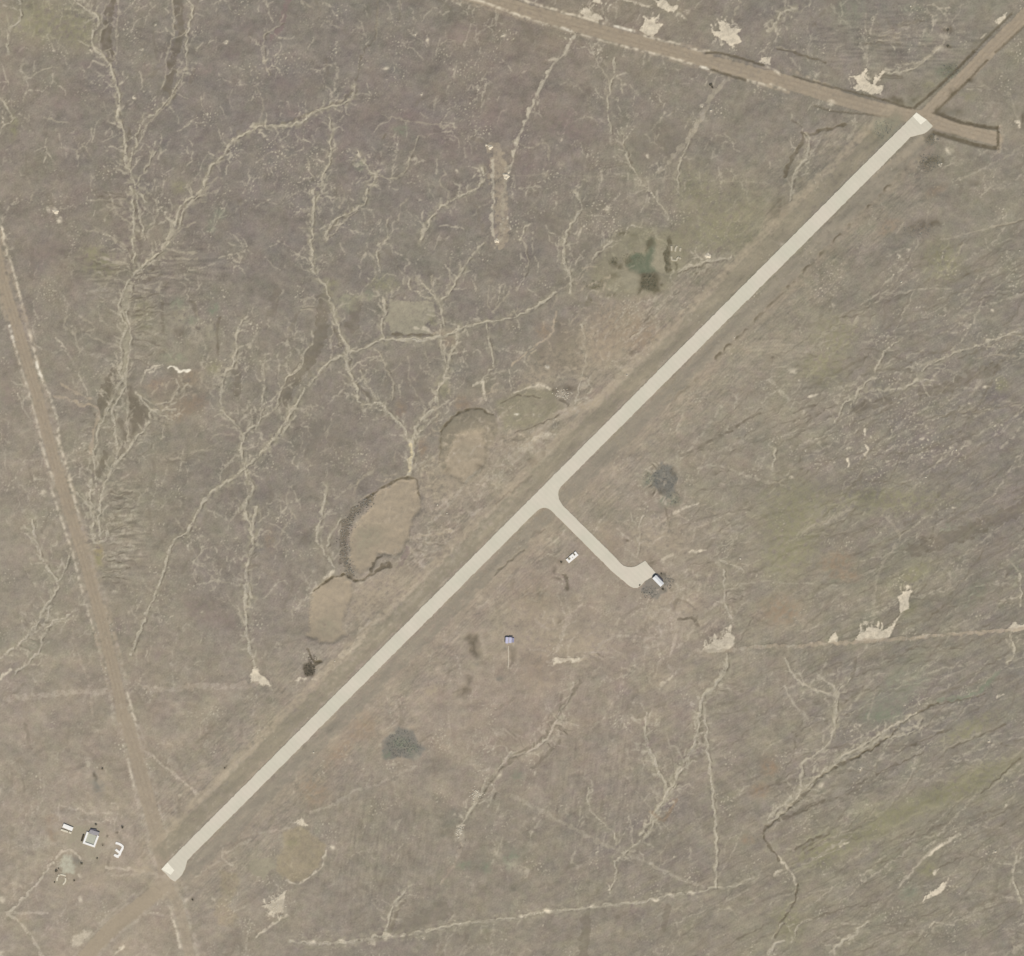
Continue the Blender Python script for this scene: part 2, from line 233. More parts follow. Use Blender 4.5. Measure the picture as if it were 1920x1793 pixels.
paint("""
# tints of the vegetation
00 Bp 0 .32|560,700,24,16,20 640,480,14,9 1080,510,12 1550,520,22,14 1740,400,16,12 30,600,14,20 430,770,12 1850,200,14 150,380,12
10 Bp 0 .32|840,850,28,22 1120,870,26,14 1450,1120,22,22 1300,1000,22,12 1800,850,22,26 600,1180,26,14 280,830,14 1550,250,30,18 200,640,20,14
20 Bp 0 .32|330,900,34,28 500,1000,28,16 100,1250,20 430,900,20,30
01 Bp 0 .32|420,60,34,18 300,180,22,26 1720,1470,16,12 60,1150,14,30
02 Bp 0 .32|1500,950,34,26 1650,1050,30,18 1180,1290,12,14 880,1080,10,16
00 Bo 0 .5|300,150,60,40 600,220,40,36 1350,1400,18,12 100,950,10,26
01 Bo 0 .5|760,190,34,30 680,90,20,14 1080,560,18,34 1600,960,14
02 Bn 0 .3|250,1250,30,20
11 Bo 0 .45|950,330,30,16 560,340,16 1400,1100,14,20
20 Bo 0 .35|1600,1600,80,60 1500,1750,60,40 1350,1400,40
31 Bo 0 .5|500,700,46,40 1300,150,40,44 400,950,44,34 1750,1080,14
32 Bo 0 .55|200,250,70,60,30 900,150,110,26 150,550,60,40,30 1100,700,40,18,40 1050,950,14
33 Bo 0 .6|850,800,120,22,28 400,1000,60,34,28 1500,500,100,24,28 1200,1150,22,14 150,1550,30,40 1500,100,60,16,28
32 Bn 0 .3|1330,360,18,9,20 1850,680,12,30 1550,850,40,18,50 950,1480,30,12,45 1080,1560,44,20,45 1560,1570,40,9,30 820,1700,40,30
33 Bn 0 .5|1050,1330,18,14 850,0,40,14
30 Bn 0 .25|600,80,34,26 1200,280,10 1060,60,20,10
00 Bn 0 .35|1580,1690,12 1640,1600,12
10 Bn 0 .5|1090,970,16,10 780,1230,12
01 Bn 0 .6|1330,480,14 1310,880,24,9 1600,520,12 1430,600,14,8
11 Bn 0 .55|700,440,20,9 690,500,12 850,410,10
13 Bn 0 .5|1560,1120,16,8 1890,1090,10,16 1720,1130,12
23 Bn 0 .45|40,450,12 20,1050,14
01 Bb 0 .3|1430,1230,34,20,20 1150,1080,18,10,10 1300,1330,26,14,25 1420,1040,14
11 Bb 0 .45|1440,760,14,12 1080,1270,10,16 1540,1230,16 1240,1560,10,20
12 Bb 0 .3|100,450,10,24
21 Bb 0 .5|240,680,14,16,40
32 Bb 0 .55|520,620,34,22,10 100,980,40,30 600,720,26,10
33 Bb 0 .4|40,400,12
13 Bb 0 .45|800,80,30,26,45 430,560,26,34,50 620,260,40,16,45
22 Bb 0 .25|200,1400,44 700,500,34 150,850,44
30 Bb 0 .35|1250,1430,22,10,25 900,1700,26,12,30
# banks of darker heath
00 d 15 .42|1340,0 1340,130 1350,260 1300,400 1290,520 1260,640 1290,700
00 d 15 .45|830,20 810,150 800,300 830,430
00 d 5 .35|1480,1470 1400,1510 1350,1590
00 d 7 .4|960,960 970,1060 950,1100
00 d 9 .35|1000,1520 1030,1640 1040,1793
10 d 5 .4|720,680 620,770 520,800 400,850 320,890 200,920
10 p 9 .6|240,0 210,100 190,200 120,280
10 d 6 .4|740,1560 620,1645 540,1730
01 d 18 .40|850,1000 790,1120 760,1300
01 Pd 5 .36|960,1060 1000,1150 1120,1250 1080,1380 990,1470 960,1300 950,1150
01 d 10 .34|900,1640 930,1500 900,1350
01 d 11 .38|790,1600 740,1750
01 d 5 .45|1640,580 1620,680 1630,860
01 d 6 .3|1210,460 1220,700
01 d 9 .35|1440,470 1480,560
01 d 14 .3|1760,940 1780,1130
01 Bd 0 .45|1350,700,12,10 1310,550,8,5
11 d 24 .34|520,450 490,600 480,720 450,820 350,950 250,1080 220,1180
11 d 20 .26|750,480 720,660
11 d 8 .4|590,680 640,790
11 d 6 .4|750,1080 860,1190
11 d 16 .22|150,380 120,560
11 Bd 0 .22|1200,1100,30,30 500,1500,50,40
13 d 6 .4|1110,1380 1060,1450 1010,1600
23 d 18 .3|560,1500 530,1793
23 d 10 .3|1170,1430 1130,1600
13 d 30 .2|1100,1600 1400,1450
20 Bd 0 .2|300,1700,30,30 1100,1050,60,40
21 Pd 6 .26|330,560 500,640 540,860 500,1020 250,960 130,860 320,700
31 d 20 .3|1700,950 1400,1080 1150,1130
31 d 14 .3|900,1200 650,1260
32 d 26 .3|1913,200 1500,380 1100,520
# gullies
00 g 4 .62 gully_west|560,0 630,60 700,110 740,170 690,270 700,360 780,430 820,500 850,570 870,640 890,760 880,830 890,900 920,980 930,1080 940,1160 950,1240 990,1330 1010,1400 1050,1460 1090,1510
00 g 4 .6 gully_west|980,1400 985,1500 1000,1600 1000,1793
00 g 3 .55|1010,1440 1040,1560 1060,1700 1080,1793
00 g 2.4 .5|1290,0 1300,130 1290,280 1240,430 1240,560 1200,680
00 g 2.8 .55 gully_west|1390,0 1440,60 1410,200 1390,350 1400,480 1330,600 1300,690 1220,780 1160,850 1080,890 1040,960 1010,1020 1020,1080 980,1150 960,1240
00 g 2.4 .5|1380,620 1310,700 1240,790 1170,860 1100,930 1080,1000 1020,1090
00 g 2.4 .5|820,0 760,110 770,200 740,300 750,380 800,450
00 g 2.4 .5|880,0 890,120 870,190 880,300 865,420 870,480
00 l 2.4 .5|890,120 960,50 1000,20
00 g 4.4 .62 gully_northwest|1913,960 1800,1020 1740,1050 1690,1120 1640,1190 1580,1240 1540,1310 1520,1400 1440,1470 1350,1530 1320,1600 1300,1700 1240,1793
00 g 3 .55 gully_northwest|1520,1450 1420,1520 1370,1590 1340,1680 1260,1793
00 g 2.5 .5|1690,1140 1740,1090 1760,1050
00 g 2.4 .5|1090,1420 1150,1490 1180,1560 1160,1650 1120,1680
00 g 2.8 .5|1160,1120 1110,1230 1040,1320 1010,1380
00 g 3 .55|150,0 150,150 80,210 50,330 70,400
00 g 2.4 .5|0,460 40,560 60,640
00 g 2.4 .5|430,510 330,520 250,560 200,600 210,650 180,700
00 g 3 .6|0,730 40,790 80,850 90,900 20,950 0,1000
00 l 3 .55|330,870 420,910 500,910
00 l 2.4 .5|900,1500 820,1490 700,1500 640,1500
00 l 2.6 .5|980,1440 920,1490 900,1510 930,1560
00 l 2.6 .5|800,1540 870,1600 940,1650
00 l 2.4 .4|700,1700 850,1760 900,1793
00 l 2 .4|480,1100 560,1120 660,1190
00 l 2 .4|620,1080 680,1170
00 l 2.4 .45|150,1290 220,1350 240,1500
10 g 3.6 .6 gully_northwest|740,650 720,730 640,780 560,800 450,830 380,880 300,930 220,945 70,940 0,960
10 l 2.4 .5|640,830 680,790 720,740
10 d 2.6 .35|910,0 900,240 860,320 800,400 770,500 750,600
10 l 2 .35|910,0 905,240 880,310
10 l 2.6 .45|340,0 430,60
10 g 2.6 .5|200,180 110,230 60,280 60,430 100,560
10 l 2.4 .4|0,650 50,780 20,930
10 g 3.4 .55|540,880 560,960 560,1040 550,1200 510,1290 490,1370 490,1430 450,1500
10 g 4 .6 gully_center|430,1430 430,1550 420,1680 420,1793
10 g 2.4 .5|390,1200 400,1280 440,1330
10 l 2.4 .5|340,1560 400,1600
10 l 2.4 .5|330,1700 420,1710
10 g 3.6 .6 gully_center|760,1140 800,1200 850,1280 890,1310 880,1360 830,1400 820,1500 750,1560 680,1600 600,1640 540,1720 500,1793
10 g 2.6 .5|750,1580 660,1650 580,1740 520,1793
10 g 2.6 .5|1210,1020 1170,1120 1140,1220 1110,1290 1050,1330 900,1315
10 l 2.2 .5|640,1380 660,1480 620,1560
10 g 4 .6|1690,1260 1690,1370 1600,1430 1500,1480 1420,1520 1350,1580 1300,1640 1260,1720 1230,1793
10 l 2.4 .5|1400,1260 1420,1310 1370,1340 1390,1390 1440,1430 1420,1480
10 l 2.4 .5|1140,1480 1080,1540 1060,1640
10 g 2.6 .5|990,1640 975,1700 985,1793
10 l 2.2 .5|940,860 1030,880 1160,910 1300,930 1500,960
10 d 2.4 .4|980,1000 940,1050
10 l 2.2 .45|0,1220 130,1130 220,1180 300,1160
20 g 2.4 .5|580,330 640,480 700,560 740,640
20 g 3 .55|760,440 770,550 720,700 720,850 740,1000
20 g 2.4 .5|780,560 820,620 825,700
20 g 3 .55|830,1000 840,1100 880,1220 920,1290 990,1390 1060,1470 1160,1600 1170,1640
20 d 2.6 .4|840,1090 900,1220
20 g 3 .5|1340,1000 1310,1100 1250,1210 1240,1350 1250,1450
20 l 2 .4|700,450 700,700
20 g 3 .55|480,1440 520,1540 480,1620 430,1690 400,1793
20 g 3 .5|100,1690 60,1793
20 l 3 .5|1300,1350 1285,1420
20 l 2.4 .5|10,1060 110,1100 170,1100 230,1070 270,1090 280,1190
20 Bl 0 .45|980,1380,20,14 950,1500,22,10 1150,1600,10,8 250,1310,8 370,1230,10
01 g 3.4 .6|990,0 1000,100 1000,180
01 g 2.6 .5|870,20 950,80 990,180
01 g 3.2 .6|1260,20 1130,150 1030,220
01 d 2.6 .5|1210,90 1060,205
01 Pu 3.5 .75|960,300 900,480 920,620 905,780 915,900 895,1010 940,1090 975,760 955,600 990,360
01 g 3.4 .6 gully_west|1210,80 1060,200 1000,260 960,310 920,390 890,480 910,590 940,650 900,780 910,900 890,1000 920,1060
01 g 3.2 .6 gully_west|990,330 970,450 950,560 970,650 980,760 960,900 940,1000 940,1100
01 g 4.4 .6 gully_west|920,1030 860,1130 830,1200 760,1350 720,1500 700,1620 710,1793
01 g 4.2 .6 gully_west|930,1100 860,1230 840,1300 860,1420 870,1560 870,1640
01 g 2.6 .5|940,1100 960,1250 950,1400 980,1500
01 g 4.2 .62|1310,1270 1140,1280 1110,1370 1040,1450 970,1550 900,1640 830,1700 800,1793
01 g 4 .55|1400,1070 1330,1150 1250,1220 1160,1230
01 g 3 .55|1020,1150 1130,1220
01 t 4.2 .8|400,1160 500,1190 620,1230 710,1240 740,1310 700,1400 690,1520 680,1600
01 t 2.6 .6|450,1070 550,1130 680,1190
01 s 3.2 .6|1080,990 1150,950 1210,930
01 w 3.4 .8|1260,950 1340,970 1410,985
01 g 3.6 .6|1810,600 1770,700 1760,850 1730,950 1680,1000 1650,1150 1660,1250
01 g 3.2 .55 gully_southwest|1660,1270 1760,1380 1810,1450
01 g 3.8 .6 gully_southwest|1913,1390 1840,1440 1800,1560 1820,1680 1850,1793
01 l 2.4 .5|760,130 870,170 970,210
01 l 2 .4|1580,1440 1640,1390 1750,1390
01 l 2 .4|1560,1490 1640,1450 1760,1460
01 l 2.4 .5|490,540 490,620 550,700
01 l 2.4 .4|560,660 600,840 740,850 870,900
01 Bg 0 .4|1550,1080,26,18 1650,1020,16,16 1480,680,22,28 1350,560,16,14
11 g 3.8 .62 gully_center|410,0 420,150 430,230 480,300 520,350 540,430 580,520 600,600 640,720 680,800 690,900
11 g 2.6 .55|570,650 560,760 570,890
11 g 3 .5|420,780 350,860 340,950 250,1020 200,1090 170,1160 150,1250 80,1310 30,1340
11 g 5 .64 gully_center|670,880 700,1000 740,1090 760,1190 820,1230 930,1220 980,1280 1040,1340 1090,1400 1140,1480 1160,1560
11 g 3 .55|780,980 830,1080 900,1190
11 g 2.6 .5|880,810 940,880 990,1000 1030,1080 1010,1200
11 l 2.2 .5|1080,920 1020,990
11 g 4 .55|960,450 960,560 930,650 960,740
11 g 3 .55|1150,300 1140,350 1230,410 1300,440
11 g 3.6 .58|1200,300 1260,350 1340,430 1380,490 1390,580 1410,640
11 g 2.6 .5|1320,270 1310,370
11 g 3.4 .55|1540,230 1490,310 1440,400 1380,460
11 g 2.8 .5|1700,20 1630,100 1580,170 1540,230
11 l 2.2 .45|1450,120 1450,330
11 g 3 .55 gully_center|1380,640 1380,750 1400,880 1420,950 1430,1000
11 g 5.4 .66 gully_center|1510,650 1500,750 1450,860 1430,960 1400,1040 1350,1120 1350,1250 1270,1310 1200,1390 1180,1480 1160,1560
11 g 8 .8 gully_center|1160,1500 1170,1580 1160,1660 1140,1760
11 g 3 .5|1360,1300 1310,1360 1230,1420 1190,1490
11 g 3 .55|1720,620 1740,760 1770,870 1770,960 1690,1040 1690,1120
11 l 2.6 .5|1740,350 1730,480 1780,550
11 l 2.6 .5|1900,360 1850,450 1780,530
11 l 4 .6|1360,1600 1220,1690
11 g 2.8 .5|980,0 910,60 920,240
11 g 3 .55|40,900 60,1050 50,1200 30,1330 0,1420
11 g 4 .5|330,1200 250,1280 240,1390 130,1500 40,1610
11 l 2 .4|320,440 430,430
11 l 2 .4|320,520 430,525
11 l 2.4 .4|1140,870 1150,1060 1200,1150 1250,1210
11 l 2 .4|1250,760 1300,1000
12 g 4 .6|530,50 480,300 450,430 480,500 530,570 580,660
12 g 3 .5|640,300 560,400 540,500
12 l 3 .5|300,300 230,160 250,60
12 l 2.4 .45|150,500 230,330 280,250
21 g 4 .6|390,0 390,180 430,250 440,400
21 g 2.6 .5|100,20 120,180 80,290 30,380
21 t 3 .8|330,540 310,640 290,710 180,790 100,850 0,930
21 g 3 .55|520,640 540,760 560,900 520,1020 490,1150 470,1220
21 Bb 0 .4|780,650,50,40 950,700,40,34 680,800,30
21 l 2.4 .4|640,700 740,560
21 l 2.4 .4|1080,560 1100,640 1050,720
21 l 2.4 .4|950,560 1000,640
21 l 2.4 .4|860,900 1020,800
21 Bd 0 .5|740,680,5 860,640,5 900,840,5 930,830,4 800,600,4
02 g 4 .6 gully_west|680,0 670,80 690,250
02 g 4.4 .6 gully_west|790,0 740,230 750,440
02 g 3.6 .55|550,80 640,170 690,240
02 g 5 .6 gully_west|690,250 700,450 750,460 800,440 800,360
02 By 0 .9|735,560,9,20
02 Bo 0 .7|735,590,7,14
02 g 4 .58|240,300 280,500 350,650 430,770 410,850 340,950 250,1110 140,1230 0,1330
02 g 3 .55|520,580 470,700 430,770
02 l 3 .5|160,630 270,800
02 g 4 .58|520,1010 400,1060 330,1160 290,1270 200,1380 100,1450
02 g 2.8 .5|370,950 330,1080 230,1160
02 s 5 .7|0,1480 80,1420
02 t 4 .4|540,1130 600,1350 660,1500 690,1750
02 g 5.4 .66 gully_southwest|1860,0 1890,80 1830,180 1830,260 1880,380 1880,500 1840,680 1850,780 1880,880
02 g 6 .66 gully_southwest|1840,780 1830,1000 1850,1180 1900,1380
12 g 4 .55 gully_southwest|0,200 -20,330 -30,480
12 Ps 2 .9 sand_southwest|-40,1450 0,1380 30,1440 110,1530 0,1530 -45,1510
12 s 3.5 .7|300,1490 370,1490
12 s 3 .6|420,1490 450,1490
22 g 3 .6|980,270 950,350 950,480 930,580
22 s 4 .55|1220,250 1320,200 1390,170
22 s 5 .65|1320,540 1440,520
22 s 5 .5|1120,600 1200,560
22 l 2.6 .5|1530,620 1640,530 1640,380 1600,300
22 g 3 .5|1560,610 1700,660 1730,690
22 g 3 .55|1580,670 1590,900 1620,1000 1650,1060
22 s 2.6 .5|1480,1590 1550,1500
22 d 2.6 .4|1150,210 1190,410
22 d 5 .5|1210,960 1250,900 1330,930 1370,970
22 d 4 .4|1330,1080 1390,1020
22 l 2.4 .45|350,1080 490,1055
22 l 2.4 .4|480,1060 470,940
22 l 3 .5|540,1330 680,1240 740,1170 870,1165
22 l 4 .45|1090,1000 1000,1200
22 l 4 .5|1220,1050 1210,1200 1180,1320
22 l 3 .4|990,1200 990,1350 1010,1480 1090,1560
22 g 3.4 .5|330,1780 430,1620 460,1520
22 l 2.4 .4|820,1400 800,1600 680,1780
22 Bl 0 .4|1150,1530,22,16 1380,800,20,10
20 l 8 .6|1610,590 1540,660 1470,760 1430,850 1350,990 1250,1120 1110,1280
32 l 4 .45|850,270 950,350 980,450 850,640 800,800 790,1000
32 g 3 .5|1880,700 1890,950
32 g 4 .55|1810,1160 1840,1280 1790,1380
32 g 3 .5|130,1340 200,1470 330,1570 490,1610
32 g 3 .5|620,1480 510,1610 490,1793
32 l 2.6 .5|490,1540 500,1610
32 l 3 .4|90,1520 180,1640 280,1793
32 l 3 .4|800,1590 740,1793
32 l 3 .4|1120,1700 1300,1640 1500,1600 1720,1430
13 g 5 .62 gully_south|1913,270 1850,350 1780,440 1700,550 1640,650 1570,760 1530,820
13 g 2.6 .5|1740,480 1780,560 1730,680
13 t 5 .6 gully_south|1540,960 1510,1040 1430,1180 1380,1250
13 g 4 .6|1140,1270 1060,1370 1010,1450 970,1600
13 l 2.4 .4|1440,0 1450,270
13 l 3 .35|1600,400 1640,100
13 l 3 .4|880,1400 970,1480
13 Bs 0 .6|1520,890,9,12 1650,590,9,6,45 1810,430,7
13 s 3 .7|1500,820 1560,820
13 Bp 0 .32|1440,1170,12,8,45
23 g 4 .58 gully_south|350,0 300,100 250,180 150,250 0,310
23 l 2.6 .5|240,50 220,120
23 l 3 .45|690,0 590,100
23 l 3 .4|770,0 900,120
23 g 3.2 .52|990,100 1000,220 1060,350 1120,470 1160,540
23 g 4 .6 gully_southeast|1370,0 1360,200 1280,340 1230,430 1210,540 1110,640 1070,720 1040,850 960,930 880,990 800,1060 770,1090
23 g 2.6 .5|1240,500 1150,620 1090,700
23 g 3 .52 gully_southeast|770,1090 770,1240 720,1300
23 g 3 .52|570,540 570,640 610,730 700,820 770,880 780,960
23 l 2.6 .5|540,420 550,500
23 l 2.6 .4|850,450 930,560 1050,700
23 l 2.6 .4|870,700 890,850
23 l 2.6 .4|860,250 890,400
23 l 2.6 .4|1160,150 1210,330
23 Pg 2 .6|80,1130 130,1140 105,1220
23 s 2.6 .6|720,1260 725,1320
23 l 2.6 .5|450,1090 500,1130
33 g 3 .5|480,0 500,90 430,230 300,320 255,380 260,520
33 g 6 .5|880,150 700,250 550,310 420,430 250,580 130,700 0,800
33 k 2.6 .5|940,130 800,230 600,340 350,480 200,640 0,830
33 g 4 .5|900,170 1070,120 1150,20
33 d 2.6 .5|350,640 180,730
33 d 2.4 .45|450,870 260,1000
33 s 3 .5|80,1050 150,1130 200,1220 215,1320
33 k 3 .6|215,1250 215,1330 170,1440 110,1520 60,1650
33 g 3 .45|110,1550 30,1660
33 g 3 .5|330,1520 240,1550 190,1650 170,1690
33 g 4 .6|0,1780 60,1700 120,1680
33 s 4 .5|50,1180 100,1150
33 g 6 .7|460,1770 600,1650 750,1540
33 s 4 .55|1210,1030 1310,960 1400,890
33 l 4 .4|980,1270 1150,1080 1230,990
33 d 2.6 .5|1660,530 1800,390
33 l 3 .5|1830,310 1913,240
33 d 2.6 .4|1280,1130 1440,1050
33 g 4 .5|1860,1050 1830,1220 1900,1400
33 s 3.4 .6|540,970 600,940
33 s 2.6 .5|550,870 600,850
33 g 3 .45|1240,1540 1170,1650
33 Bs 0 .7|110,1100,3.4 400,520,4.5 690,400,3.4 680,70,3 1650,185,2.6 1780,670,2.6 1700,1010,2.6
30 g 5 .5|0,240 80,140 110,100 230,60
30 l 2.4 .4|730,100 735,480
30 g 3 .5|900,550 1050,530 1160,460 1260,390 1320,300
30 g 2.4 .45|960,490 1150,460
30 l 3 .4|1480,670 1600,650 1700,680
30 l 4 .4|1800,690 1870,900
30 k 5 .55|290,1010 430,970 580,930
30 k 6 .5|270,1000 250,1080 170,1200 130,1310
30 d 3 .4|180,900 260,950
30 g 5 .4|310,1030 280,1180 200,1300 160,1500
30 l 4 .4|560,1020 400,1130 300,1210
30 l 5 .4|640,850 650,960 600,1040
30 d 4 .6|70,360 190,390 300,430 430,465
30 l 3 .5|60,350 200,380
31 g 3.2 .55|1880,680 1700,740 1550,800 1430,830 1350,870 1200,930 1150,980
31 g 4 .5|1240,1050 1110,1050 1000,1110 750,1130 650,1180 560,1230 500,1370
31 g 3 .52|970,760 890,820 830,920 780,1020 700,1100 660,1160 600,1300
31 l 2.8 .5|1540,890 1700,860 1850,870
31 l 4 .35|1230,960 1400,990
31 l 7 .65|0,1040 70,1100 140,1190
31 g 3.4 .5|60,1560 30,1720
31 d 3 .4|200,1290 350,1230
31 s 4 .7|300,1180 370,1150
31 s 2.8 .7|720,1460 725,1410
31 s 4 .75|730,1530 745,1560 730,1600
31 s 4 .75|600,1640 600,1690
31 Bs 0 .6|600,1550,3 280,1575,2.6 900,1660,3.4,2 180,1775,5,3 1040,1270,3 1090,1295,3 1500,1220,2.6 1180,1395,2.8 1150,1490,3.4 1190,1575,3.2,2 1625,1105,3 1680,530,3.4 980,120,3 1050,75,2.6 1330,520,3 490,490,3.4 180,980,8,4 240,1050,3
31 Bd 0 .5|20,890,8,5
31 g 2.6 .5|20,860 90,890
# bare sand
20 Ps 1.2 .95 sand_star|970,200 1000,150 1060,130 1080,180 1140,185 1090,230 1060,270 1010,260 960,230
20 Ps 1.2 .95 sand_leaf|1490,220 1550,240 1550,170 1570,150 1620,190 1660,215 1710,215 1680,260 1720,310 1650,340 1600,320 1560,290 1510,260
20 Ps 1.4 .92 sand_top|1060,0 1150,10 1170,30 1240,45 1210,95 1150,80 1090,50
20 Ps 1.4 .9 sand_edge|590,-20 665,-20 660,20 600,15
20 Ps 1.6 .8 sand_verge|510,90 560,50 600,110 660,110 680,150 600,150 540,130
20 Ps 1.4 .85|1850,460 1890,430 1930,430 1930,480
20 s 3 .5|800,-10 950,30 1050,50
20 l 4 .45|1660,110 1710,20
20 Bs 0 .6|1280,125,8,3,-40 1310,90,4
30 Ps 1.2 .95 sand_antler|620,650 680,630 640,580 590,575 650,565 690,570 730,510 750,520 725,580 770,640 850,520 880,535 855,560 800,640 855,640 850,710 790,700 720,690
30 Ps 1.2 .85|1690,160 1740,125 1790,100 1780,130 1720,185
30 s 3 .8|1600,275 1630,255
30 s 4 .7|1860,900 1880,950
30 Bd 0 .65|1350,225,10,5 1345,345,8,4,-10 1905,890,5,14
30 Bs 0 .45|1310,275,7 1280,360,10,5,20
30 Bn 0 .7|1340,530,20,14 860,970,24,20,45
30 Bd 0 .5|1200,1230,26,16 1130,1690,34,12,15 1240,1670,10,6 780,985,6 1540,1370,10,6 90,1560,18,20
30 Bg 0 .5|1360,1130,8,5 1110,1220,8
32 Ps 1.6 .95 sand_fish|650,1200 680,1150 740,1105 800,1105 870,1120 920,1090 950,1060 940,1110 910,1170 850,1195 760,1205
32 Ps 1.4 .95 sand_oval|975,870 1010,830 1070,830 1060,900 1050,960 1000,990 975,930
32 s 2 .6|945,1080 985,1000
32 Ps 1.4 .85 sand_triangle|440,1218 500,1140 530,1222
32 Ps 1.4 .85|1100,1180 1150,1155 1210,1155 1150,1182
32 s 3 .6|1380,1140 1430,1140
32 Ps 1.6 .85 sand_east|1770,1130 1830,1060 1870,1080 1930,1075 1930,1120 1830,1130
32 s 3.4 .8|1710,1630 1760,1600
32 Bs 0 .6|1390,213,4,2 1020,1685,3 1100,1760,7,3,20
22 Ps 1.8 .85 sand_middle|1410,1275 1500,1210 1560,1190 1610,1130 1650,1140 1670,1220 1600,1280 1520,1290
22 Ps 1.8 .75 sand_bar|310,1370 340,1330 500,1330 540,1340 500,1355 400,1360
33 Ps 1.3 .95 sand_sliver|1150,1385 1210,1320 1260,1290 1310,1240 1325,1270 1280,1330 1220,1350
33 Ps 1.3 .8|1225,1190 1240,1150 1280,1140 1250,1190
13 Ps 1.8 .75 sand_splash|50,1420 130,1380 180,1340 220,1300 210,1400 200,1470 120,1470 90,1530 100,1450
13 s 4 .5|0,1650 90,1580 170,1520 240,1490
13 Ps 1.4 .8|290,790 330,760 390,830 340,820
13 Bs 0 .75|565,975,7,6
13 Ps 1.6 .85|935,1640 970,1605 1035,1645 960,1670
13 Ps 2 .5|840,1650 900,1640 890,1720 840,1710
00 Bs 0 .75|390,1570,8,6,-20 440,1640,7,5
00 Bs 0 .75|1165,185,3 1060,375,3 1690,320,3 1715,490,2.6 1230,1580,4,2.4 1665,1555,3 1000,730,2.4 690,375,4 890,810,5,7
10 Bs 0 .6|1190,260,3.4 1275,295,3 1240,705,3 1850,265,4,3 970,515,8,3,10 770,1160,4,7,20 1500,1280,4 1220,1500,5,3 740,1555,4 390,1570,3
20 Bs 0 .6|85,535,5,3,20 1420,795,4 1490,825,4 1010,1165,5,3,-20 190,1390,5,3 715,1560,7,4 300,445,9,4
21 Bs 0 .75|860,1010,5,5 1460,120,8,7 1665,730,3
02 Bs 0 .55|320,100,6 1090,1300,2,7 960,990,3 1210,1050,5 850,830,6,3 1510,985,3
23 Bs 0 .5|170,425,3 150,860,4 1210,1050,2
# borrow pits beside the runway
p6 Pm 3 .6|930,200 1040,110 1110,85 1190,90 1270,140 1290,220 1230,320 1210,440 1090,540 940,470 920,330
p6 Pf 6 .9 pit_upper|1050,230 1190,220 1210,330 1200,430 1090,540 960,480 980,350
p6 k 3.2 .66|935,220 1000,150 1040,120 1110,92 1180,95 1250,125
p6 k 2.4 .4|940,200 935,330 920,420
p6 Pf 4.5 .92 pit_middle|490,640 570,580 680,520 770,520 800,600 810,700 760,760 740,860 700,960 640,1000 550,970 520,1060 440,1090 380,1040 380,920 390,830 440,760 510,690
p6 Pf 4.5 .92 pit_lower|165,1190 240,1130 330,1105 390,1150 390,1230 350,1330 330,1400 350,1470 280,1520 200,1520 130,1480 130,1350 140,1260
p6 Bt 0 .5|620,640,18,14 600,720,22,20 300,1230,16,14 220,1330,16,20
p6 Bc 0 .5|450,900,16,30 520,860,22,20 250,1420,26,20 1100,350,20,16
p6 k 3.4 .7|485,635 540,590 610,550 690,515 750,510 785,530 795,590 810,640
p6 k 3.8 .72|160,1195 230,1145 310,1105 370,1110
p6 k 4 .7|370,1110 400,1125 430,1140 520,1090 570,1060 620,1040
p6 d 5 .75|510,1080 530,1010 570,985
p6 d 6 .75|560,1070 600,1030 630,1045
p6 d 13 .42|500,640 440,690 370,760 345,850 340,950 350,1040 380,1100
p6 s 4 .6|225,1120 280,1085
p6 Bs 0 .6|255,1100,7,5,20 1040,950,7,8 370,1410,5
p6 s 10 .42|330,1600 460,1480
p6 l 3 .55|745,870 900,845 1010,825
p6 l 5 .5|740,930 810,1040
p6 l 5 .35|700,940 740,1060
p6 l 4 .45|940,680 1080,560
p6 l 4 .4|1080,560 1150,650
p6 l 3 .4|400,1360 480,1350 440,1400
p6 l 4 .5|420,1170 520,1110
p6 k 3 .7|120,1555 150,1615 200,1640
p6 k 7 .6|170,1640 200,1640
p6 Pd 3 .85|90,1650 130,1630 170,1660 160,1720 120,1730 90,1700
p6 d 2.4 .5|1255,1110 1320,1050 1369,1000
12 d 2.4 .4|1130,890 1300,720
ff Bt 0 .6|860,880,110,50,45 1265,1150,60,46 1130,645,90,46,45 1240,1010,60,40 700,1120,80,30,45 1000,1180,80,50 1100,1210,60,40 480,1430,90,30,45 1010,700,60,24,40
ff d 7 .34|1088,1278 1042,1345 1018,1383 978,1412 932,1448 897,1500
ff d 5 .3|1050,1390 1000,1440
11 Bc 0 .5|650,450,30,14 700,500,16,10 600,560,10,16 780,430,26,8
01 Bc 0 .5|1330,560,24,20 1300,900,26,14 1580,700,20,24
ff Bg 0 .55|962,1622,14,12 980,1632,10,8 930,1600,10,6
# more of the western gully and the southeast
c2 l 3.4 .6|650,230 740,235 950,350
c2 l 3 .6|740,430 960,480
c2 l 4 .6|830,40 920,140 980,180
c2 l 3.4 .6|1250,290 1380,200 1450,170
c2 l 3.4 .6|1220,350 1330,390 1470,400
c2 l 4 .55|1230,430 1470,440
c2 l 3 .55|500,860 480,960 560,1000 580,1100 740,1170 870,1200
c2 l 3 .5|560,840 700,950 640,1000 870,1090
c2 s 3 .5|420,1030 490,1110
c2 Pb 9 .2|1080,1400 1300,1290 1500,1270 1560,1400 1540,1560 1300,1640 1150,1550
c2 Pd 4 .32|970,1400 1020,1430 1140,1560 1090,1660 990,1750 970,1600
c2 Pd 4 .3|750,1560 760,1480 820,1350 880,1340 870,1420 800,1540
c2 g 3 .6|1300,1650 1120,1560 1020,1440
c2 s 3 .5|1110,1300 1160,1270 1220,1240
c2 w 3 .7|1260,1252 1300,1256
